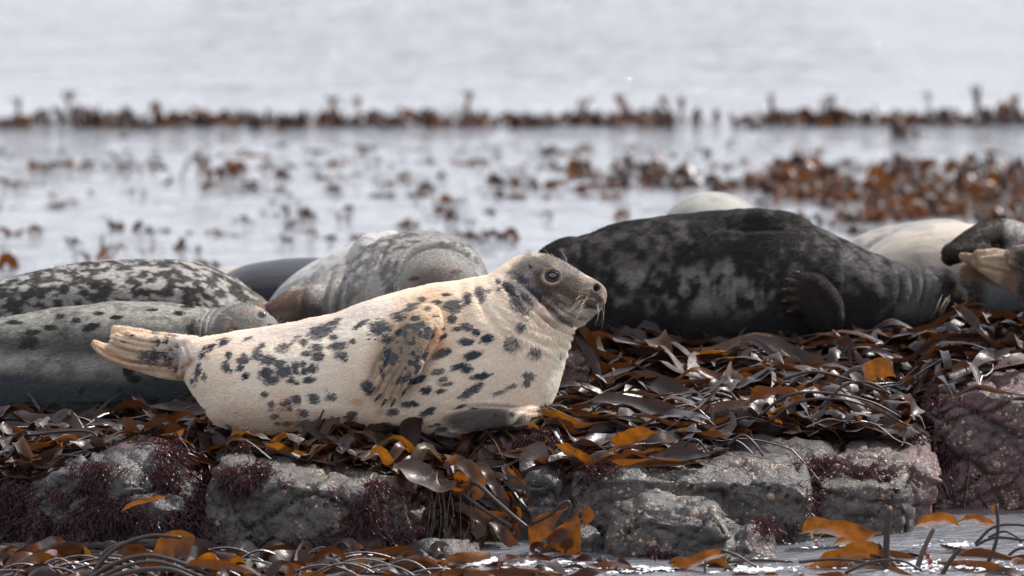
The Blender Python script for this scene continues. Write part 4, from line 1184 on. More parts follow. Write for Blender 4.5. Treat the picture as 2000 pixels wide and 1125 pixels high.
def pa12(px, py, co, no):
    n = len(px); t = np.tile(np.array([.23, .235, .24]), (n, 1)); nz = fbm(co * 8, 4, 3)
    t = mixc(t, (.40, .38, .35), smooth(500, 445, py) * .8)
    t = mixc(t, (.12, .135, .15), smooth(555, 600, py + 14 * nz) * .8)
    t = mixc(t, (.045, .034, .03), smooth(1932, 1908, px + 8 * nz) * smooth(530, 550, py))
    fl = np.maximum(smooth(1975, 1955, px) * smooth(30, 23, seg_dist(px, py, [(1985,460),(1945,451),(1912,464),(1878,487),(1856,508)])[0]), smooth(22, 15, seg_dist(px, py, [(1945,488),(1900,489),(1842,500)])[0]))
    t = mixc(t, (.020, .011, .008), fl)
    return dict(tint=t, mot=1 - fl)
r12, _ = seal_obj('pale blue-grey right-edge seal with a dark brown fore flipper curled over it', P(1990, 610, 2.1),
    [(1868,560,1866,630,.08),(1885,520,1884,640,.13),(1906,492,1906,650,.17),(1935,466,1936,655,.21),(1975,448,1976,660,.24),(2030,434,2030,660,.26),(2100,430,2100,660,.26),(2200,440,2200,660,.24),(2300,480,2300,650,.18)], 2.1, fur_mat('fur_bluegrey', (.2, .2, .2), (.17, .18, .19), (10, .5, .62, .5), 0, .55, .0, .2, .5, .3), pa12, None, ex12, .011, with_root=True)
fur(LAST[0], r12, 40000, .013, lambda px, py, p: (np.tile(np.array([-1., 0, -.3]), (len(px), 1)), np.ones(len(px))), hair_col(pa12, (.1, .1, .1)), 13)
# hind flippers reaching in from the right
def ex13(mb, bv):
    tube(mb, [P(2010,520,1.3), P(1975,520,1.2), P(1940,508,1.15), P(1915,500,1.12), P(1902,500,1.12)], [.10,.075,.05,.034,.02], n=16, side=(0,0,1), flat=.6)
    tube(mb, [P(2000,520,1.2), P(1960,522,1.13), P(1925,515,1.11), P(1903,508,1.11)], [.09,.07,.045,.025], n=16, side=(0,0,1), flat=.5)
    tube(mb, [P(1912,512,1.14), P(1896,507,1.14), P(1884,501,1.14), P(1873,497,1.14)], [.024,.024,.022,.012], n=12, side=(0,0,1), flat=.8)
    tube(mb, [P(1960,545,1.2), P(1920,532,1.22), P(1895,530,1.20), P(1872,534,1.20)], [.045,.040,.044,.034], n=12, side=(0,0,1), flat=.4)
    tube(mb, [P(2010,555,1.2), P(1975,548,1.15), P(1945,535,1.12), P(1915,518,1.12)], [.07,.05,.035,.02], n=12, side=(0,0,1), flat=.6)
    ball(mb, P(2000, 500, 1.08), (.075, .06, .05))
def sc13(px, py, fr, co, no):
    return grooves(px, py, fr, [([(1903,500),(1907,512),(1912,524)], 3, .014), ([(1908,518),(1945,528),(1985,538)], 3, .012), ([(1915,500),(1950,492),(1985,486)], 3, .010), ([(1960,498),(1985,512),(2005,520)], 3, .014), ([(1920,508),(1955,508),(1990,508)], 2.5, .008)]) + fbm(co * 20, 3, 2) * .002
def pa13(px, py, co, no):
    n = len(px); t = np.tile(np.array([.17, .105, .065]), (n, 1)); nz = fbm(co * 12, 4, 3)
    t = mixc(t, (.34, .24, .155), smooth(-.3, .6, nz))
    t = mixc(t, (.03, .022, .018), smooth(1975, 2000, px + 20 * nz)); t = mixc(t, (.10, .065, .05), ell(px, py, 1985, 480, 30, 14, 20, .5) * .8)
    t = mixc(t, (.12, .07, .045), .8 * ell(px, py, 1890, 530, 22, 14, 10, .5)); t = mixc(t, (.16, .09, .055), .7 * ell(px, py, 1893, 502, 12, 7, -20, .5))
    return dict(tint=t)
r13, _ = seal_obj('brown seal cut off by the right edge, only its tan hind flippers showing', P(2100, 640, 1.3),
    [(1985,470,1990,590,.07),(2020,455,2020,625,.12),(2070,440,2070,660,.2),(2150,425,2150,690,.26),(2260,420,2260,700,.28),(2400,430,2400,700,.27),(2550,460,2550,690,.2),(2640,520,2640,660,.1)], 1.3, fur_mat('fur_tan', (.2, .18, .15), (.1, .08, .06), None, 0, .6, .5, .3, .8, .25), pa13, sc13, ex13, .009, with_root=True)
fur(LAST[0], r13, 26000, .010, lambda px, py, p: (np.tile(np.array([-1., 0, -.1]), (len(px), 1)), np.ones(len(px))), hair_col(pa13, (.1, .08, .06)), 12, ymax=.6)

# ------------------------------------------------------------------ kelp
M_kelp = kelp_mat('kelp_blade', (0.46, 0.16, 0.007), .5, .37)
M_stipe = simple_mat('kelp_stipe', (0.028, 0.017, 0.015), 0.42, 0.45, 0.0)
M_stalk = simple_mat('kelp_stalk_worn', (0.075, 0.050, 0.040), 0.45, 0.5, 0.1)
rk = random.Random(11)
def kelp_colour(rng, amber=.3):
    if rng.random() < amber:
        return (rng.uniform(.06, .11), rng.uniform(.024, .042), rng.uniform(.002, .004)), (rng.uniform(.6, 1),) * 3
    k = rng.uniform(.6, 1.5); g_ = rng.uniform(.06, .5)
    k3 = rng.uniform(0, 1)
    return (.022 * k, (.010 + .003 * k3) * k, (.008 + .006 * k3) * k), (g_ * .7, g_ * .6, g_ * .9)
def ribbon(acc, pts, width, up_hint, tw, colr, glow, nw=4, ruffle=.0, cup=.15, ph=0.0, taper=(.35, .25)):
    """a blade along pts: width in metres, tw = twist angle per point"""
    pts = np.asarray(pts, float); m = len(pts)
    T = np.gradient(pts, axis=0); T /= np.linalg.norm(T, axis=1)[:, None] + 1e-9
    uh = np.tile(np.array(up_hint, float), (m, 1))
    S = np.cross(T, uh); S /= np.linalg.norm(S, axis=1)[:, None] + 1e-9
    U = np.cross(S, T)
    ca, sa = np.cos(tw)[:, None], np.sin(tw)[:, None]
    A = S * ca + U * sa; B = -S * sa + U * ca
    t = np.linspace(0, 1, m)
    w = width * np.clip(smooth(-.02, taper[0], t), .12, 1) * np.clip(smooth(1.0, 1 - taper[1], t), .10, 1)
    j = np.linspace(-1, 1, nw)
    rows = pts[:, None, :] + A[:, None, :] * (w[:, None, None] * .5 * j[None, :, None])
    h = cup * w[:, None] * (j[None, :] ** 2) + ruffle * w[:, None] * np.abs(j[None, :]) * np.sin(t[:, None] * 22 + ph + 1.3 * j[None, :])
    rows = rows + B[:, None, :] * h[:, :, None]
    n0 = acc['n']; idx = np.arange(m * nw).reshape(m, nw) + n0
    acc['v'].append(rows.reshape(-1, 3)); acc['n'] += m * nw
    acc['f'].append(np.stack([idx[:-1, :-1], idx[:-1, 1:], idx[1:, 1:], idx[1:, :-1]], -1).reshape(-1, 4))
    acc['c'].append(np.tile(np.array(colr), (m * nw, 1))); acc['g'].append(np.tile(np.array(glow), (m * nw, 1)))
def acc_new(): return {'v': [], 'f': [], 'c': [], 'g': [], 'n': 0}
def acc_tube(acc, pts, rad, colr, n=6):
    pts = np.asarray(pts, float); m = len(pts)
    T = np.gradient(pts, axis=0); T /= np.linalg.norm(T, axis=1)[:, None] + 1e-9
    ref = np.where(np.abs(T[:, 2:3]) > .9, np.array([[1., 0, 0]]), np.array([[0, 0, 1.]]))
    S = np.cross(T, ref); S /= np.linalg.norm(S, axis=1)[:, None] + 1e-9; U = np.cross(S, T)
    th = np.linspace(0, 2 * math.pi, n, endpoint=False); r = np.asarray(rad)
    rows = pts[:, None] + (np.cos(th)[None, :, None] * S[:, None] + np.sin(th)[None, :, None] * U[:, None]) * r[:, None, None]
    idx = np.arange(m * n).reshape(m, n) + acc['n']; nx = np.roll(idx, -1, 1)
    acc['v'].append(rows.reshape(-1, 3)); acc['n'] += m * n
    acc['f'].append(np.stack([idx[:-1], nx[:-1], nx[1:], idx[1:]], -1).reshape(-1, 4))
    acc['c'].append(np.tile(np.array(colr), (m * n, 1))); acc['g'].append(np.tile(np.array((.02, .02, .02)), (m * n, 1)))
def acc_mesh(acc, name):
    return mesh_np(name, np.concatenate(acc['v']), np.concatenate(acc['f']), True, {'tint': np.concatenate(acc['c']), 'glow': np.concatenate(acc['g'])})

def lay_ribbon(acc, x, y, head, L, W, arch, rng, base, amber=.3, m=16, curv=1.2, hf=None, stand=0.0):
    """a blade lying over whatever is below it, buckled into low arches"""
    a = head; pts = []; k1 = rng.uniform(.8, 3.0); p1 = rng.uniform(0, 6.3); cv = rng.uniform(-curv, curv)
    k2 = rng.uniform(.8, 2.2); p2 = rng.uniform(0, 6.3)
    for i in range(m):
        t = i / (m - 1)
        z = hf(x, y)
        if i > 3 and (abs(z - zl) > .06 or y < np.interp(x, FX, FY) - .05): break
        zl = z
        zz = z + base + arch * (abs(math.sin(t * k1 * math.pi + p1)) ** 1.3) + arch * .5 * math.sin(t * k2 * 3 + p2)
        zz = max(zz, z + .006)
        pts.append((x, y, zz))
        a += cv * (1 / m) * 2 + rng.uniform(-.12, .12)
        x += math.cos(a) * L / m; y += math.sin(a) * L / m
    m = len(pts); pts = np.array(pts)
    pts[1:-1, 2] = (pts[:-2, 2] + pts[1:-1, 2] * 2 + pts[2:, 2]) / 4
    t = np.linspace(0, 1, m)
    tw = rng.uniform(-.35, .35) + rng.uniform(.1, 1.0) * np.sin(t * rng.uniform(2, 7) + rng.uniform(0, 6.3))
    c, gl = kelp_colour(rng, amber)
    ribbon(acc, pts, W, (0, 0, 1), tw, c, gl, 4, rng.uniform(.02, .12), rng.uniform(-.25, .25), rng.uniform(0, 6), (rng.uniform(.04, .3), rng.uniform(.05, .3)))

FX = np.array([(p - 1000) / 500 for p in (-200, 0, 300, 560, 900, 1000, 1120, 1380, 1450, 1820, 2200)])
FY = np.array([-.44, -.42, -.38, -.5, -.5, -.44, -.44, -.40, .12, .14, .14])
def hf_surf(x, y): return drop(x, y)[0]
def in_seal(x, y):
    # footprints of the near seals, so that blades drape against them instead of passing through
    if -1.25 < x < .18 and abs(y - .05) < .16 + .05: return True
    if x < -1.15 and .62 < y < .98: return True
    if .15 < x < 1.7 and 1.44 < y < 1.8: return True
    return False
bed = acc_new(); n_bl = 0; tries = 0
while n_bl < 1850 and tries < 12000:
    tries += 1
    x = rk.uniform(-2.45, 2.45); yf = float(np.interp(x, FX, FY))
    y = yf + (1.95 - yf) * rk.random() ** 1.25
    if in_seal(x, y): continue
    if x < -.2 and y > .4 and rk.random() < .6: continue
    z, key, nn = drop(x, y)
    if key in ROCKS and rk.random() > ROCKS[key][1]: continue
    if key == 'ground' and z < -.02: continue
    L = rk.uniform(.45, 1.6); W = rk.choice([.030, .040, .05, .06, .075, .09]) * rk.uniform(.8, 1.2) * (.8 if x < 0 else 1)
    depth = (y - yf)
    amber = (.28 if depth < .35 else .11) * rk.uniform(.6, 1.2)
    base = rk.uniform(0, .05) * min(1, .35 + depth * 2)
    lay_ribbon(bed, x, y, rk.choice([0, math.pi]) + rk.gauss(0, .5), L, W, rk.uniform(.008, .05) * (1.25 if depth > .5 else 1), rk, base, amber, 24, 1.1, hf_surf)
    n_bl += 1
# long stipes running through the heap
for k in range(90):
    x = rk.choice([rk.uniform(-2.4, -1), rk.uniform(.7, 1.7)]); yf = float(np.interp(x, FX, FY)); y = yf + rk.uniform(.0, .9)
    if in_seal(x, y): continue
    z, key, nn = drop(x, y)
    if key in ROCKS and rk.random() > ROCKS[key][1] + .1: continue
    L = rk.uniform(.3, .8); a = rk.choice([0, math.pi]) + rk.gauss(0, .4); arch = rk.uniform(.01, .07); pts = []
    cv = rk.uniform(-1.2, 1.2); m = 14; bz = rk.uniform(.02, .05)
    for i in range(m):
        t = i / (m - 1)
        pts.append((x, y, hf_surf(x, y) + bz + arch * math.sin(t * math.pi) ** 1.5)); a += cv / m
        x += math.cos(a) * L / m; y += math.sin(a) * L / m
    pts = np.array(pts); pts[1:-1, 2] = (pts[:-2, 2] + pts[1:-1, 2] + pts[2:, 2]) / 3
    r0 = rk.uniform(.0035, .007)
    acc_tube(bed, pts, np.linspace(r0, r0 * .6, m), (.028, .018, .016))
# two windrows pushed up under the seals and on the right
def heap(n, x0, x1, y0, y1, z0, amber, Wr=(.03, .08), Lr=(.25, .6), arch=(.02, .07)):
    for k in range(n):
        x = rk.uniform(x0, x1); y = rk.uniform(y0, y1)
        lay_ribbon(bed, x, y, rk.choice([0, math.pi]) + rk.gauss(0, .6), rk.uniform(*Lr), rk.uniform(*Wr), rk.uniform(*arch), rk, rk.uniform(0, z0), amber, 15, 1.6, hf_surf)
heap(150, .25, 2.4, 1.05, 1.32, .07, .10, (.05, .10))
heap(60, 1.0, 1.55, .25, .6, .09, .25)
heap(110, -2.4, -.75, -.34, -.08, .05, .35)
heap(110, -.95, .0, -.42, -.22, .035, .55, (.03, .06))
heap(60, 1.75, 2.4, 1.0, 1.5, .10, .1, (.06, .11))
kb = link('kelp_bed', acc_mesh(bed, 'kelp_bed'), M_kelp)
tag(kb, 'tangled wet brown and amber kelp blades matted over the shelf beneath all the seals', 'kelp', kind='stuff')

# kelp hanging over the ledge in the middle
hang = acc_new()
def pth(pl):
    """pl: (px, py, Y) control points -> smooth world path"""
    return catmull([list(P(*q)) for q in pl], 6)
def kelp_thing(label, blade_paths=(), stipes=(), group=None, mat_st=None, name='kelp_frond'):
    b0 = (blade_paths or stipes)[0][0][0]
    root = empty(name, P(*b0), label, 'kelp', group)
    for pl, W, up, tw, c, gl, tp in blade_paths:
        a = acc_new(); pp = pth(pl)
        ribbon(a, pp, W, up, np.interp(np.linspace(0, 1, len(pp)), np.linspace(0, 1, len(tw)), tw), c, gl, 7, .05, .12, 1.0, tp)
        link('blade', acc_mesh(a, 'blade'), M_kelp, root)
    for pl, r0, r1 in stipes:
        mb = MB(); pp = pth(pl); tube(mb, pp, np.linspace(r0, r1, len(pp)), n=10, sub=1)
        link('stipe', mb.mesh('stipe'), mat_st or M_stipe, root)
    return root
AMB = (.085, .030, .004); AMG = (.75, .7, .8); DRK = (.035, .018, .012); DG = (.35, .3, .3); BRN = (.07, .03, .01); BG = (.7, .6, .7)
V = (0, -1, .15)      # blades that face the viewer
H = (0, 0, 1)
GF = 'large kelp fronds at the front ledge'
kelp_thing('two pointed amber kelp blades standing at the ledge foot, joined to a looping black stipe', [
    ([(1035,1072,-.75),(1050,1040,-.77),(1075,1015,-.78),(1112,990,-.78)], .085, V, [.1,.2,.3,.4], BRN, BG, (.4,.5)),
    ([(1062,1068,-.80),(1085,1050,-.81),(1110,1032,-.82),(1138,1012,-.82)], .055, V, [.2,.1,.2,.3], AMB, AMG, (.4,.5))],
    [([(1040,1022,-.77),(1075,1005,-.8),(1095,985,-.82),(1110,980,-.82),(1114,995,-.82),(1108,1010,-.82)], .007, .006)], GF)
kelp_thing('broad amber kelp blade standing upright like a pointed hood at the ledge foot', [
    ([(1095,1080,-.78),(1108,1050,-.80),(1122,1020,-.80),(1128,992,-.78)], .135, V, [.0,.0,.1,.1], AMB, AMG, (.15,.85)),
    ([(1140,1030,-.74),(1150,1005,-.74),(1148,985,-.74)], .05, V, [.3,.5,.6], BRN, BG, (.4,.4))], (), GF)
kelp_thing('pair of dark kelp stipes slanting down from a curled brown blade at the hanging kelp', [
    ([(868,938,-.56),(880,955,-.60),(905,962,-.62),(925,950,-.60),(905,940,-.56),(880,935,-.54)], .07, (0,-.3,1), [1.2,1.3,1.4,1.4,1.3,1.2], BRN, BG, (.1,.1))],
    [([(905,945,-.58),(930,944,-.62),(965,975,-.68),(1005,1010,-.74),(1030,1030,-.76)], .009, .007), ([(895,958,-.60),(930,985,-.66),(965,1008,-.72),(1000,1028,-.76)], .009, .007)], GF)
kelp_thing('wide grey-brown kelp blade folded over the front rock edge left of the ledge gap', [
    ([(770,905,-.52),(800,915,-.58),(830,940,-.62),(862,948,-.62),(870,935,-.58)], .13, (0,-.6,.8), [.2,.3,.3,.2,.1], (.05,.03,.022), DG, (.2,.2)),
    ([(785,920,-.58),(792,945,-.62),(808,965,-.64)], .05, V, [.2,.1,.1], DRK, DG, (.2,.4))], (), GF)
for i, (pl, W, c, gl, lb) in enumerate([
    ([(870,900,-.50),(900,905,-.56),(925,925,-.60),(935,960,-.62),(915,985,-.62)], .06, AMB, AMG, 'amber kelp blade curling over the ledge above the hanging kelp'),
    ([(905,990,-.60),(900,1020,-.64),(905,1045,-.66),(895,1065,-.68)], .05, BRN, BG, 'brown kelp strap hanging straight down the dark gap in the ledge'),
    ([(940,930,-.54),(965,950,-.58),(985,975,-.60),(995,1000,-.62)], .04, (.05,.03,.025), DG, 'thin glossy grey kelp strap hanging beside the wet rock knob'),
    ([(880,985,-.62),(920,1000,-.66),(960,1010,-.68),(1000,1002,-.66)], .05, BRN, BG, 'brown kelp blade lying across the stipes of the hanging kelp'),
    ([(930,905,-.48),(950,925,-.54),(958,960,-.58),(945,985,-.60)], .055, AMB, AMG, 'amber kelp blade dropping over the ledge at the right of the hanging kelp'),
    ([(868,1000,-.62),(872,1030,-.66),(882,1055,-.70),(900,1068,-.72)], .035, BRN, BG, 'narrow brown kelp strap at the left side of the dark gap'),
    ([(925,1005,-.66),(935,1030,-.70),(930,1055,-.72)], .06, (.06,.035,.02), DG, 'short grey kelp flap hanging low in the dark gap'),
    ([(960,1012,-.68),(975,1035,-.72),(995,1055,-.74),(1015,1065,-.76)], .05, DRK, DG, 'dark kelp flap at the bottom right of the hanging kelp')]):
    kelp_thing(lb, [(pl, W, V, [.3, .8, .2, -.3, .2], c, gl, (.15, .3))], (), GF)
# infill of the hanging bunch
for k in range(70):
    x0 = rk.uniform(835, 1000); y0 = rk.uniform(905, 1000); n_ = 5
    xx, yy, dd = x0, y0, -.50 - (y0 - 905) / 95 * .12; pl = []
    for i in range(n_):
        pl.append((xx, yy, dd)); xx += rk.uniform(-14, 20); yy += rk.uniform(8, 26); dd -= .018
    c, gl = kelp_colour(rk, .4)
    ribbon(hang, pth(pl), rk.uniform(.015, .045), V, np.linspace(rk.uniform(-1, 1), rk.uniform(-1.5, 1.5), 25), c, gl, 4, .06, .2, k, (.2, .3))
for k in range(9):
    x = rk.uniform(835, 930); acc_tube(hang, pth([(x, 960, -.62), (x + rk.uniform(-12, 8), 1010, -.68), (x + rk.uniform(-20, 5), 1070, -.72)]), np.full(13, .0018), (.10, .06, .04), 5)
o = link('hanging_kelp', acc_mesh(hang, 'hanging_kelp'), M_kelp); tag(o, 'dense bunch of kelp straps hanging down the gap in the front ledge', 'kelp', kind='stuff')

# standing stalks and large floating fronds, each its own thing
GS = 'bare kelp stalks standing up'
for pl, r0, r1, lb, tip in [
    ([(1733,1130,-1.2),(1731,1080,-1.2),(1733,1035,-1.2),(1738,993,-1.2)], .014, .010, 'tallest thick black kelp stalk standing upright in the water at the lower right', 1),
    ([(1788,1122,-1.2),(1798,1090,-1.2),(1810,1060,-1.2),(1824,1032,-1.2)], .012, .008, 'grey kelp stalk leaning right with a scrap of red weed on it', 2),
    ([(1836,1130,-1.25),(1850,1105,-1.25),(1864,1085,-1.25),(1877,1070,-1.25)], .010, .008, 'short kelp stalk leaning right with a frayed orange tip, lowest at the right', 1),
    ([(1930,1098,-1.05),(1942,1070,-1.05),(1949,1035,-1.05),(1947,985,-1.05)], .008, .006, 'slender dark kelp stalk bent upright near the right corner, with a small torn leaf', 3),
    ([(1391,862,.02),(1390,835,.02),(1391,808,.02),(1392,793,.02)], .007, .006, 'worn grey kelp stalk sticking up from the heap above the long ledge', 0),
    ([(358,880,-.3),(362,862,-.3),(366,842,-.3),(378,817,-.3)], .006, .004, 'dark pointed kelp stalk sticking up left of the spotted seal belly', 0),
    ([(1376,1125,-1.2),(1377,1112,-1.2),(1378,1095,-1.2)], .005, .004, 'stub of grey kelp stalk by the rounded boulder at the bottom', 0)]:
    bl = []
    if tip == 3: bl = [([(1946,1005,-1.05),(1942,995,-1.05),(1950,982,-1.05)], .03, V, [0,.2,.4], (.25,.13,.05), AMG, (.3,.4))]
    t_ = kelp_thing(lb, bl, [(pl, r0, r1)], GS, M_stalk if tip in (0, 2) else M_stipe, 'kelp_stalk')
    if tip == 1:
        mb = MB(); e = P(*pl[-1]); tube(mb, [e + Vector((0, 0, -.004)), e + Vector((.001, 0, .008))], [r1 * .9, r1 * .5], n=8)
        link('worn_tip', mb.mesh('worn_tip'), simple_mat('stalk_tip', (.42, .17, .05), .6), t_)
    if tip == 2:
        a = acc_new(); ribbon(a, pth([(1800,1080,-1.22),(1812,1090,-1.22),(1818,1112,-1.22)]), .022, V, np.linspace(.3, 1, 13), (.28, .09, .08), (.5, .2, .3), 4, .3, .2, 0, (.2, .3))
        link('weed_scrap', acc_mesh(a, 'weed_scrap'), M_kelp, t_)
for pl, W, tw, c, gl, lb, st in [
    ([(1565,1042,-.62),(1590,1030,-.64),(1640,1036,-.66),(1680,1045,-.66),(1722,1040,-.64)], .085, [.9,1.0,1.0,1.3,1.5], AMB, AMG, 'long amber kelp blade floating at the foot of the square rock block', ()),
    ([(1622,1068,-.86),(1650,1058,-.86),(1680,1062,-.86),(1702,1070,-.86)], .05, [.6,.8,.8,.6], AMB, AMG, 'small amber kelp blade floating above the folded one at the lower right', ()),
    ([(1572,1108,-1.1),(1620,1100,-1.1),(1662,1085,-1.1),(1700,1080,-1.1),(1718,1092,-1.1)], .10, [.7,.9,.9,1.1,1.3], BRN, AMG, 'folded brown and amber kelp blade floating at the lower right with a white glint', [([(1700,1085,-1.1),(1740,1090,-1.1),(1770,1110,-1.1)], .006, .005)]),
    ([(1785,1030,-.7),(1815,1018,-.7),(1850,1016,-.7),(1876,1030,-.7)], .06, [.8,1,1,.8], AMB, AMG, 'amber kelp blade arching out of the water near the reddish rock', ()),
    ([(1870,1022,-.7),(1900,1014,-.7),(1925,1022,-.7),(1950,1026,-.7)], .05, [.8,.9,.9,.7], BRN, BG, 'brown kelp blade with a pale fold floating near the reddish rock', ()),
    ([(1190,860,-.3),(1215,862,-.31),(1250,850,-.32),(1285,845,-.32)], .075, [1.0,1.1,1.0,.9], AMB, AMG, 'long bright amber kelp blade curved on edge right of the spotted seal chest', ()),
    ([(1085,868,-.38),(1110,882,-.40),(1135,895,-.42),(1165,905,-.42)], .06, [1.0,1.1,1.0,.9], AMB, AMG, 'amber kelp blade edging the dark red weed below the spotted seal chest', ()),
    ([(1300,1118,-1.2),(1340,1104,-1.2),(1390,1085,-1.2),(1430,1080,-1.2)], .055, [.9,1.0,1.0,.9], BRN, BG, 'brown kelp blade resting at the foot of the rounded boulder', [([(1410,1075,-1.2),(1440,1085,-1.2),(1478,1108,-1.2)], .006, .004)]),
    ([(1160,908,-.46),(1230,906,-.47),(1300,905,-.47),(1380,903,-.46)], .04, [1.0,1.1,1.1,1.0], (.16,.07,.02), AMG, 'tan kelp strap laid along the top of the long ledge', ()),
    ([(235,1000,-1.0),(260,985,-1.0),(300,975,-1.0),(330,968,-1.0)], .022, [.8,1,1,.9], (.25,.11,.03), AMG, 'thin orange kelp strap stuck across the far left rock mound', ()),
    ([(1460,790,.1),(1490,772,.08),(1530,768,.06),(1560,785,.06),(1580,778,.08)], .12, [.4,.5,.3,.5,.6], (.05,.03,.022), DG, 'wide glossy grey kelp sheet draped over the heap right of centre', ()),
    ([(1690,745,.25),(1705,728,.2),(1725,722,.2),(1750,735,.22)], .10, [.8,1,1.1,1.3], (.10,.05,.02), AMG, 'rolled amber edged kelp blade on top of the right heap beside the reddish rock', ()),
    ([(1760,650,1.0),(1810,640,1.0),(1860,612,1.0),(1900,580,1.0)], .03, [1,1,1,1], DRK, DG, 'dark kelp strap edge lying under the charcoal seal head', ()),
    ([(1865,592,1.05),(1885,620,.98),(1915,655,.92),(1950,690,.88)], .13, [.2,.3,.4,.5], (.06,.045,.038), DG, 'tall stiff grey kelp blade propped up below the tan hind flippers', ())]:
    kelp_thing(lb, [(pl, W, H, tw, c, gl, (.25, .3))], st, 'large single kelp blades')
# rope-like bundles of stipes
for i, (paths, lb) in enumerate([
    ([[(1480,815,.0),(1540,772,-.02),(1620,768,-.02),(1700,785,.0),(1760,815,.02)], [(1500,825,.0),(1560,785,-.03),(1640,780,-.03),(1710,800,.0),(1770,830,.02)], [(1530,740,.1),(1590,726,.08),(1660,742,.08),(1740,770,.05)], [(1600,800,-.02),(1650,752,-.02),(1700,748,-.02),(1735,768,.0)]], 'bundle of black kelp stipes sweeping over the heap left of the reddish rock'),
    ([[(40,905,-.36),(110,890,-.4),(160,893,-.4),(210,905,-.4)], [(60,850,-.2),(130,842,-.24),(180,845,-.26),(198,868,-.28)], [(215,905,-.38),(260,868,-.42),(310,878,-.42),(322,890,-.42)]], 'thin grey kelp stipes looped over the kelp at the far left'),
    ([[(1330,895,-.4),(1345,862,-.42),(1365,862,-.42),(1385,890,-.42)], [(1420,870,-.3),(1450,850,-.32),(1475,868,-.34),(1490,890,-.36)]], 'pair of arched kelp stipes on the heap above the long ledge')]):
    kelp_thing(lb, (), [(p, .0065, .0045) for p in paths], 'bundles of kelp stipes')
# big kelp plant in the left foreground
kelp_thing('big kelp plant with arching grey stipes and a wedge shaped amber blade, lower left foreground', [
    ([(290,1090,-1.35),(320,1075,-1.35),(350,1068,-1.35),(372,1080,-1.36)], .12, V, [.1,.1,.2,.4], AMB, AMG, (.5,.15)),
    ([(340,1125,-1.5),(390,1105,-1.5),(450,1110,-1.5),(520,1125,-1.5)], .06, H, [.7,.8,.8,.6], (.07,.05,.045), DG, (.3,.4))],
    [([(170,1135,-1.45),(220,1075,-1.42),(290,1047,-1.4),(355,1050,-1.4)], .010, .006), ([(150,1150,-1.5),(215,1105,-1.5),(290,1085,-1.5),(370,1105,-1.5),(420,1128,-1.5)], .010, .007),
     ([(185,1125,-1.4),(200,1085,-1.4),(235,1062,-1.4),(290,1058,-1.4)], .009, .006), ([(160,1150,-1.55),(240,1108,-1.55),(310,1098,-1.55),(400,1128,-1.55)], .009, .006),
     ([(190,1140,-1.6),(250,1118,-1.6),(330,1112,-1.6),(400,1140,-1.6)], .011, .008)], GF)
kelp_thing('loops of black kelp stipes breaking the water at the right edge', (), [
    ([(1905,1062,-1.0),(1940,1030,-1.0),(1990,1025,-1.0),(2040,1035,-1.0)], .006, .005), ([(1905,1065,-1.02),(1945,1050,-1.02),(2000,1055,-1.02)], .006, .005),
    ([(1970,1085,-1.1),(1990,1072,-1.1),(2030,1070,-1.1)], .006, .005), ([(1930,1050,-1.0),(1960,1038,-1.0),(1985,1048,-1.0),(1995,1060,-1.0)], .005, .004)], 'bundles of kelp stipes')
kelp_thing('low arching kelp stipes in the water in front of the folded blade', (), [
    ([(1650,1120,-1.3),(1700,1098,-1.3),(1760,1095,-1.3),(1800,1115,-1.3)], .006, .005), ([(1560,1098,-1.15),(1630,1092,-1.15),(1700,1098,-1.15)], .006, .005),
    ([(1420,1098,-1.1),(1480,1094,-1.1),(1540,1097,-1.1)], .006, .005)], 'bundles of kelp stipes')

# ---------- kelp awash in front and kelp in the bay behind
def water_pt(px, py):
    d = raydir(px, py); t = (WL - CAMH) / d.z
    return CAMO + d * t
awash = acc_new()
def wet_ribbon(acc, p, L, W, h, rng, amber, head=None, m=16, sink=.02):
    """a strap floating at the surface, breaking it in uneven humps and kinks"""
    a = rng.choice([0, math.pi]) + rng.gauss(0, .6) if head is None else head
    x, y = p.x, p.y; pts = []; f1 = rng.uniform(1, 3.2); p1 = rng.uniform(0, 3); f2 = rng.uniform(4, 9); p2 = rng.uniform(0, 6)
    for i in range(m):
        t = i / (m - 1); e = math.sin(t * math.pi) ** .5
        pts.append((x, y, WL - sink + (h + sink) * e * (abs(math.sin(t * f1 * math.pi / 1.3 + p1)) + .28 * math.sin(t * f2 + p2))))
        x += math.cos(a) * L / m; y += math.sin(a) * L / m; a += rng.gauss(0, .22)
    c, gl = kelp_colour(rng, amber)
    ribbon(acc, pts, W, (0, 0, 1), rng.uniform(-.6, 1.4) + rng.uniform(.3, 1.5) * np.sin(np.linspace(0, rng.uniform(3, 9), m)), c, gl, 4, rng.uniform(0, .2), rng.uniform(-.3, .3), rng.uniform(0, 6), (.3, .4))
for k in range(230):
    u = rk.random()
    if u < .82: px = rk.uniform(-30, 860); py = rk.uniform(1090, 1150) - max(0, 140 - px) * .12
    elif u < .90: px = rk.uniform(850, 1300); py = rk.uniform(1092, 1140)
    else: px = rk.uniform(1250, 2050); py = rk.uniform(1075, 1150)
    wet_ribbon(awash, water_pt(px, py), rk.uniform(.22, .75), rk.uniform(.03, .07), rk.uniform(.01, .06) if px < 900 else rk.uniform(.0, .02), rk, .28, None, 22)
for k in range(40):
    px = rk.uniform(0, 850); p = water_pt(px, rk.uniform(1100, 1150)); L = rk.uniform(.2, .5); h = rk.uniform(.02, .07); a = rk.choice([0, math.pi]) + rk.gauss(0, .3)
    t = np.linspace(0, 1, 14); acc_tube(awash, np.stack([p.x + math.cos(a) * L * (t - .5), p.y + math.sin(a) * L * t, WL - .02 + (h + .02) * np.sin(t * math.pi)], 1), np.full(14, .005), (.05, .035, .03))
o = link('kelp_awash', acc_mesh(awash, 'kelp_awash'), M_kelp); tag(o, 'amber and brown kelp blades awash along the bottom edge in front of the rocks', 'kelp', kind='stuff')

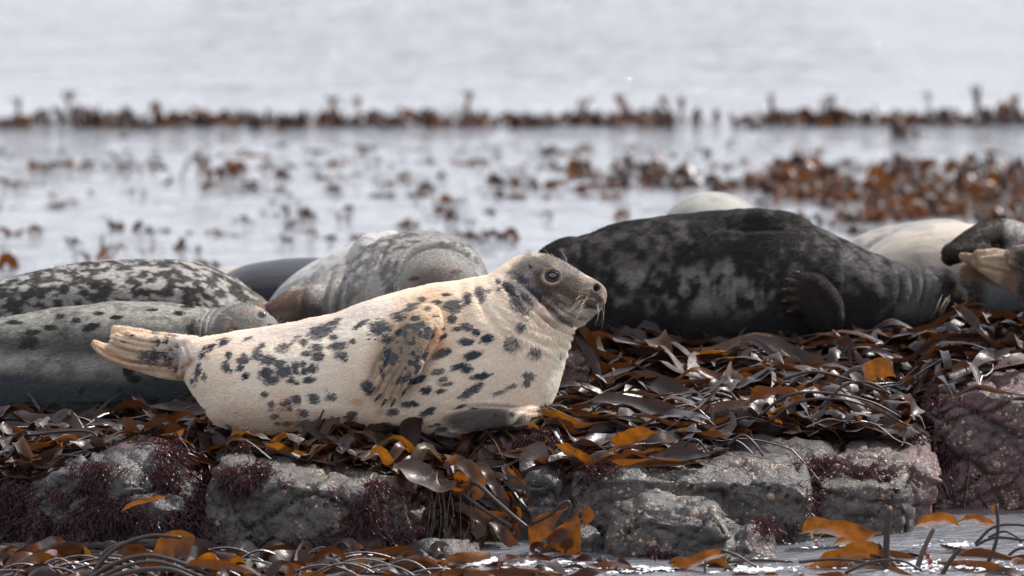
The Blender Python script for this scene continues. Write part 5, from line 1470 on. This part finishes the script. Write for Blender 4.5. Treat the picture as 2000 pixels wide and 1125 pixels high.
M_kelp_far = kelp_mat('kelp_blade_far', (0.24, 0.078, 0.014), .5, .5)
row = acc_new()
def tuft(acc, px, py, n, h, spread, amber=.35, Wr=(.025, .07)):
    p = water_pt(px, py)
    for k in range(n):
        q = Vector((p.x + rk.gauss(0, spread), p.y + rk.gauss(0, spread * .6), 0))
        wet_ribbon(acc, q, rk.uniform(.08, .28), rk.uniform(*Wr), h * rk.uniform(.3, 1.1), rk, amber, None, 12)
for px in range(-10, 1322, 8):
    if 60 < px < 118: continue
    dens = 1.0
    if 250 < px < 380: dens = .6
    hh = .06 + .06 * abs(math.sin(px * .013)) + (.05 if (130 < px < 250 or 390 < px < 470 or 1180 < px < 1330) else 0)
    tuft(row, px, 243 + rk.uniform(-5, 5), int(4 * dens * rk.random() + 1), hh * .8, .12, .32)
for px in range(1472, 2030, 8):
    if 1850 < px < 1898: continue
    tuft(row, px, 240 + rk.uniform(-3, 3), 3, .05 + .05 * abs(math.sin(px * .02)), .12, .3)
for px, py, h in [(650,205,.05),(130,212,.12),(35,225,.12),(1512,228,.16),(1612,226,.14),(1907,238,.26),(1950,228,.1),(912,240,.22),(1140,235,.16),(1218,235,.18),(1300,238,.18),(700,200,.03),(1820,190,.03),(1980,215,.1)]:
    for k in range(2):
        p = water_pt(px + rk.uniform(-8, 8), py)
        pts = [(p.x, p.y, WL - .05), (p.x + rk.uniform(-.02, .02), p.y, WL + h * .5), (p.x + rk.uniform(-.06, .06), p.y, WL + h), (p.x + rk.uniform(-.08, .08), p.y, WL + h * .95)]
        c, gl = kelp_colour(rk, .2); ribbon(row, catmull(pts, 4), rk.uniform(.015, .035), V, np.linspace(0, .6, 13), c, gl, 3)
o = link('kelp_row', acc_mesh(row, 'kelp_row'), M_kelp_far); tag(o, 'long dark line of kelp breaking the surface far out in the bay', 'kelp', kind='stuff')
fld = acc_new()
for k in range(330):
    # thick on the right, thinning to the left
    px = 2030 - 900 * rk.random() ** 1.1; t = (px - 1130) / 900
    if px < 1470 and rk.random() < .68: continue
    py = rk.uniform(325, 350 + 95 * max(0, t)) if t > .1 else rk.uniform(320, 385)
    if rk.random() < .5 and px > 1650: py = rk.uniform(360, 438)
    tuft(fld, px, py, 2, .04 + .05 * max(0, t), .08, .62 if t > .35 else .35, (.03, .08))
for k in range(22):
    px = rk.uniform(780, 1250); py = rk.uniform(315, 400) if rk.random() < .7 else rk.uniform(380, 475); tuft(fld, px, py, 2, .03, .08, .3, (.02, .06))
for k in range(8):
    px = rk.uniform(-20, 800); py = rk.gauss(330, 16) if rk.random() < .6 else rk.uniform(300, 500); tuft(fld, px, py, 2, .03, .08, .25, (.02, .05))
for px, py, h, n in [(405,345,.12,5),(130,325,.08,3),(78,328,.04,2),(268,332,.05,3),(470,335,.04,2),(555,338,.03,3),(400,520,.06,5),(203,510,.10,3),(190,480,.05,3),(348,485,.10,2),(965,465,.06,7),(860,462,.04,3),(260,450,.07,2),(640,425,.05,3),(590,420,.06,3),(1080,300,.10,4),(1755,270,.12,3),(60,525,.05,2),(110,530,.05,3),(1680,455,.06,5),(660,465,.03,3),(1665,430,.04,3),(1590,435,.09,6),(1470,405,.06,5)]:
    tuft(fld, px, py, n, h, .05, .4, (.03, .06))
for k in range(330):
    u = rk.random(); px = rk.uniform(-30, 2030); py = rk.gauss(335, 30) if u < .55 else rk.uniform(290, 500)
    if px > 1300 and py > 330: continue
    p = water_pt(px, py); wet_ribbon(fld, p, rk.uniform(.08, .3), rk.uniform(.015, .04), rk.uniform(.0, .035), rk, .3, None, 9, .008)
o = link('kelp_in_bay', acc_mesh(fld, 'kelp_in_bay'), M_kelp_far); tag(o, 'scattered kelp blades poking from the bay, thick and orange toward the right', 'kelp', kind='stuff')

# ------------------------------------------------------------------ dark red weed on the rocks
m, nt, out = new_mat('red_weed'); N = NT(nt)
c = N.mix(N.noise(N.coord(), 30, 3), (.010, .0045, .0055), (.032, .010, .013))
c = N.mix(N.attr('glow', 'Fac'), c, (.075, .020, .025))
pb = N.pbsdf(c, .35, None, .5); tr = nt.nodes.new('ShaderNodeBsdfTranslucent'); tr.inputs[0].default_value = (.09, .015, .02, 1)
mx = nt.nodes.new('ShaderNodeMixShader'); mx.inputs[0].default_value = .3; N.l(pb.outputs[0], mx.inputs[1]); N.l(tr.outputs[0], mx.inputs[2]); N.l(mx.outputs[0], out.inputs[0]); M_weed = m
weed = acc_new()
def weed_at(px, py, n=20, L=.035, up=.5):
    l, nn, i, d = SURF.ray_cast(CAMO, raydir(px, py).normalized())
    if l is None: return
    if nn.y > .2: nn = -nn
    g_ = rk.random() ** 2
    for k in range(n):
        v = nn * .7 + Vector((rk.gauss(0, .7), rk.gauss(0, .3), rk.gauss(up - .35, .8))); v.normalize()
        q = l + Vector((rk.gauss(0, .018), rk.gauss(0, .006), rk.gauss(0, .013)))
        LL = L * rk.uniform(.5, 1.5); b = Vector((rk.gauss(0, .4), 0, -.75)) * LL
        pts = [q - v * .005, q + v * LL * .5, q + v * LL + b]
        w = rk.uniform(.0025, .006)
        ribbon(weed, catmull([list(x) for x in pts], 2), w, V, np.linspace(0, rk.uniform(-2, 2), 5), (0, 0, 0), (g_, g_, g_), 2, 0, 0, 0, (.1, .6))
def weed_area(n, cx, cy, rx, ry, L=.035, up=.3, k=20):
    for i in range(n):
        r = abs(rk.gauss(0, .62)); a = rk.uniform(0, 6.283); weed_at(cx + rx * r * math.cos(a), cy + ry * r * math.sin(a), k, L, up)
for a in [(60,50,985,70,50),(90,90,1035,110,30),(90,200,1000,80,45),(70,330,1030,75,45),(55,330,940,55,32),(40,190,925,40,14),(30,20,935,40,18),(45,350,890,70,16),(60,460,880,90,10,.03,.8),(30,490,925,50,16),(60,720,1010,45,45),(25,740,960,40,12),
          (70,1050,880,55,24,.04,.7),(30,1010,900,30,12),(34,1235,885,50,8,.035,.9),(50,1770,780,38,36,.045,.2),(34,1795,830,20,40),(34,1600,915,34,14),(16,1590,980,14,30),(20,1700,715,60,6,.03,.9),(20,1880,712,80,6,.02,.9),(12,1120,855,30,8,.03,.8),(40,385,1000,20,60),(16,905,1035,40,25),(30,1830,770,10,50),(12, 600, 1090, 80, 8), (30, 470, 950, 60, 12), (26, 560, 1070, 110, 14), (26, 780, 1060, 40, 20), (20, 1170, 925, 40, 8), (18, 1500, 1030, 50, 16), (26, 1690, 930, 60, 12), (26, 1840, 900, 14, 70), (14, 1290, 1090, 60, 12)]:
    weed_area(*a)
o = link('red_weed', acc_mesh(weed, 'red_weed'), M_weed); tag(o, 'short bushy dark red seaweed growing over the rocks', 'seaweed', kind='stuff')

# ------------------------------------------------------------------ limpets
def limpet(px, py, r, label, first=[None]):
    l, nn, i, d = SURF.ray_cast(CAMO, raydir(px, py).normalized())
    if l is None: return
    mb = MB(); rows = []
    n = 28; th = np.linspace(0, 2 * math.pi, n, endpoint=False)
    for k, t in enumerate(np.linspace(0, 1, 8)):
        rr = (t ** .85) * (1 + .07 * np.cos(th * 14) * t)
        rows.append(np.stack([rr * np.cos(th) + .12 * (1 - t), rr * .88 * np.sin(th), .62 * (1 - t ** 1.25) + 0 * th - .05], 1))
    rows.append(rows[-1] * np.array([.8, .8, 1]) + np.array([0, 0, -.15]))
    mb.grid(np.array(rows) * r, closed=True, caps=True)
    o = link('limpet', mb.mesh('limpet'), M_limpet)
    o.location = l + nn * r * .02; o.rotation_euler = nn.to_track_quat('Z', 'Y').to_euler()
    o.rotation_euler.rotate_axis('Z', px * 1.3)
    tag(o, label, 'limpet', 'limpets on the rocks')
m, nt, out = new_mat('limpet_shell'); N = NT(nt)
tc = nt.nodes.new('ShaderNodeTexCoord').outputs['Object']; gp = N.coord()
c = N.mix(N.ramp(N.noise(gp, 70, 4), .4, .62), (.30, .22, .16), (.17, .105, .08))
c = N.mix(N.ramp(N.noise(gp, 200, 3), .5, .7, 0, .6), c, (.42, .34, .26))
pb = N.pbsdf(c, .6, N.bump(N.noise(gp, 160, 4), .6, .004)); N.l(pb.outputs[0], out.inputs[0]); M_limpet = m
for a in [(1276,1063,.020,'brown limpet alone on the rounded boulder'),(1281,959,.018,'pale ribbed limpet midway along the front of the long ledge'),(1145,950,.022,'large brown limpet at the left end of the long ledge'),
          (1356,1005,.022,'limpet low on the long ledge, toward its left'),(1472,995,.018,'tall dark limpet at the right end of the long ledge'),(1505,970,.018,'limpet just below the right top corner of the long ledge'),
          (1436,908,.020,'pointed pale limpet perched on top of the long ledge'),(1640,897,.020,'pale limpet on the pinkish shelf, left of its dark neighbour'),(1708,895,.020,'grey limpet on the pinkish shelf, close to the broken step'),
          (1632,910,.018,'beige limpet nearest the red weed on the pinkish shelf'),(1592,832,.020,'limpet high on the pinkish shelf under the stipes'),(1618,838,.017,'reddish limpet high on the pinkish shelf, right of another'),
          (1945,908,.020,'limpet low on the reddish rock face'),(1893,848,.017,'star ribbed limpet on the left of the reddish rock face'),(1720,935,.016,'small limpet at the top of the square rock block'),
          (425,1023,.016,'round pale limpet on the cracked grey slab'),(658,1027,.018,'brown limpet at the right end of the cracked grey slab'),(655,1028,.012,'tiny limpet touching the brown limpet on the grey slab'),
          (394,928,.016,'cone shaped limpet on the pink patch above the cracked slab'),(655,1030,.011,'')][:19]:
    if a[3].startswith('tiny'): continue
    limpet(*a)

# ------------------------------------------------------------------ foam on the water
m, nt, out = new_mat('foam'); N = NT(nt)
pb = N.pbsdf((.60, .62, .66), .55, N.bump(N.noise(N.coord(), 160, 3), .3, .004)); pb.inputs['Subsurface Weight'].default_value = 0
N.l(pb.outputs[0], out.inputs[0]); M_foam = m
fo = acc_new()
def foam_patch(cx, cy, w, h, thr, seed):
    """lacy froth: the cells of a fine sheet where ridged noise is high"""
    a = water_pt(cx - w, cy + h); b = water_pt(cx + w, cy - h)
    st = .006; xs = np.arange(a.x, b.x, st); ys = np.arange(a.y, b.y, st * 1.6)
    X, Y = np.meshgrid(xs, ys); p = np.stack([X.ravel(), Y.ravel(), 0 * X.ravel()], 1)
    u = (X - (a.x + b.x) / 2) / ((b.x - a.x) / 2); v = (Y - (a.y + b.y) / 2) / ((b.y - a.y) / 2)
    n1 = 1 - np.abs(fbm(p * np.array([9, 13, 1]), 4, seed)).reshape(X.shape) * 1.6
    n2 = fbm(p * np.array([45, 60, 1]), 3, seed + 4).reshape(X.shape)
    f_ = n1 + .35 * n2 - .9 * (u ** 2 + v ** 2) ** 1.0
    z = WL + .010 + .010 * np.clip(f_ - thr, 0, 1) + .0015 * n2
    on_ = f_ > thr
    idx = np.arange(X.size).reshape(X.shape) + fo['n']
    m_ = on_[:-1, :-1] & on_[1:, 1:]
    q = np.stack([idx[:-1, :-1], idx[:-1, 1:], idx[1:, 1:], idx[1:, :-1]], -1)[m_]
    if len(q) == 0: return
    fo['v'].append(np.stack([X.ravel(), Y.ravel(), z.ravel()], 1)); fo['n'] += X.size; fo['f'].append(q)
for k, a in enumerate([(930,1104,130,16,.15),(1060,1112,160,16,.3),(1250,1118,160,10,.4),(50,1092,80,16,.3),(880,1096,90,9,.5),(1200,1120,160,10,.55),(1500,1118,220,12,.45),(1850,1112,220,18,.42),(1650,1075,160,12,.55),(1880,1070,160,12,.58),(600,1122,260,9,.55),(720,1098,90,8,.55),(1560,1066,120,10,.62),(1450,1095,120,9,.6)]):
    foam_patch(*a, k * 3)
me = mesh_np('foam', np.concatenate(fo['v']), np.concatenate(fo['f']))
bm = bmesh.new(); bm.from_mesh(me); bmesh.ops.delete(bm, geom=[v for v in bm.verts if not v.link_faces], context='VERTS'); bm.to_mesh(me); bm.free()
o = link('foam', me, M_foam); tag(o, 'white foam and froth on the water at the foot of the rocks', 'foam', kind='stuff')
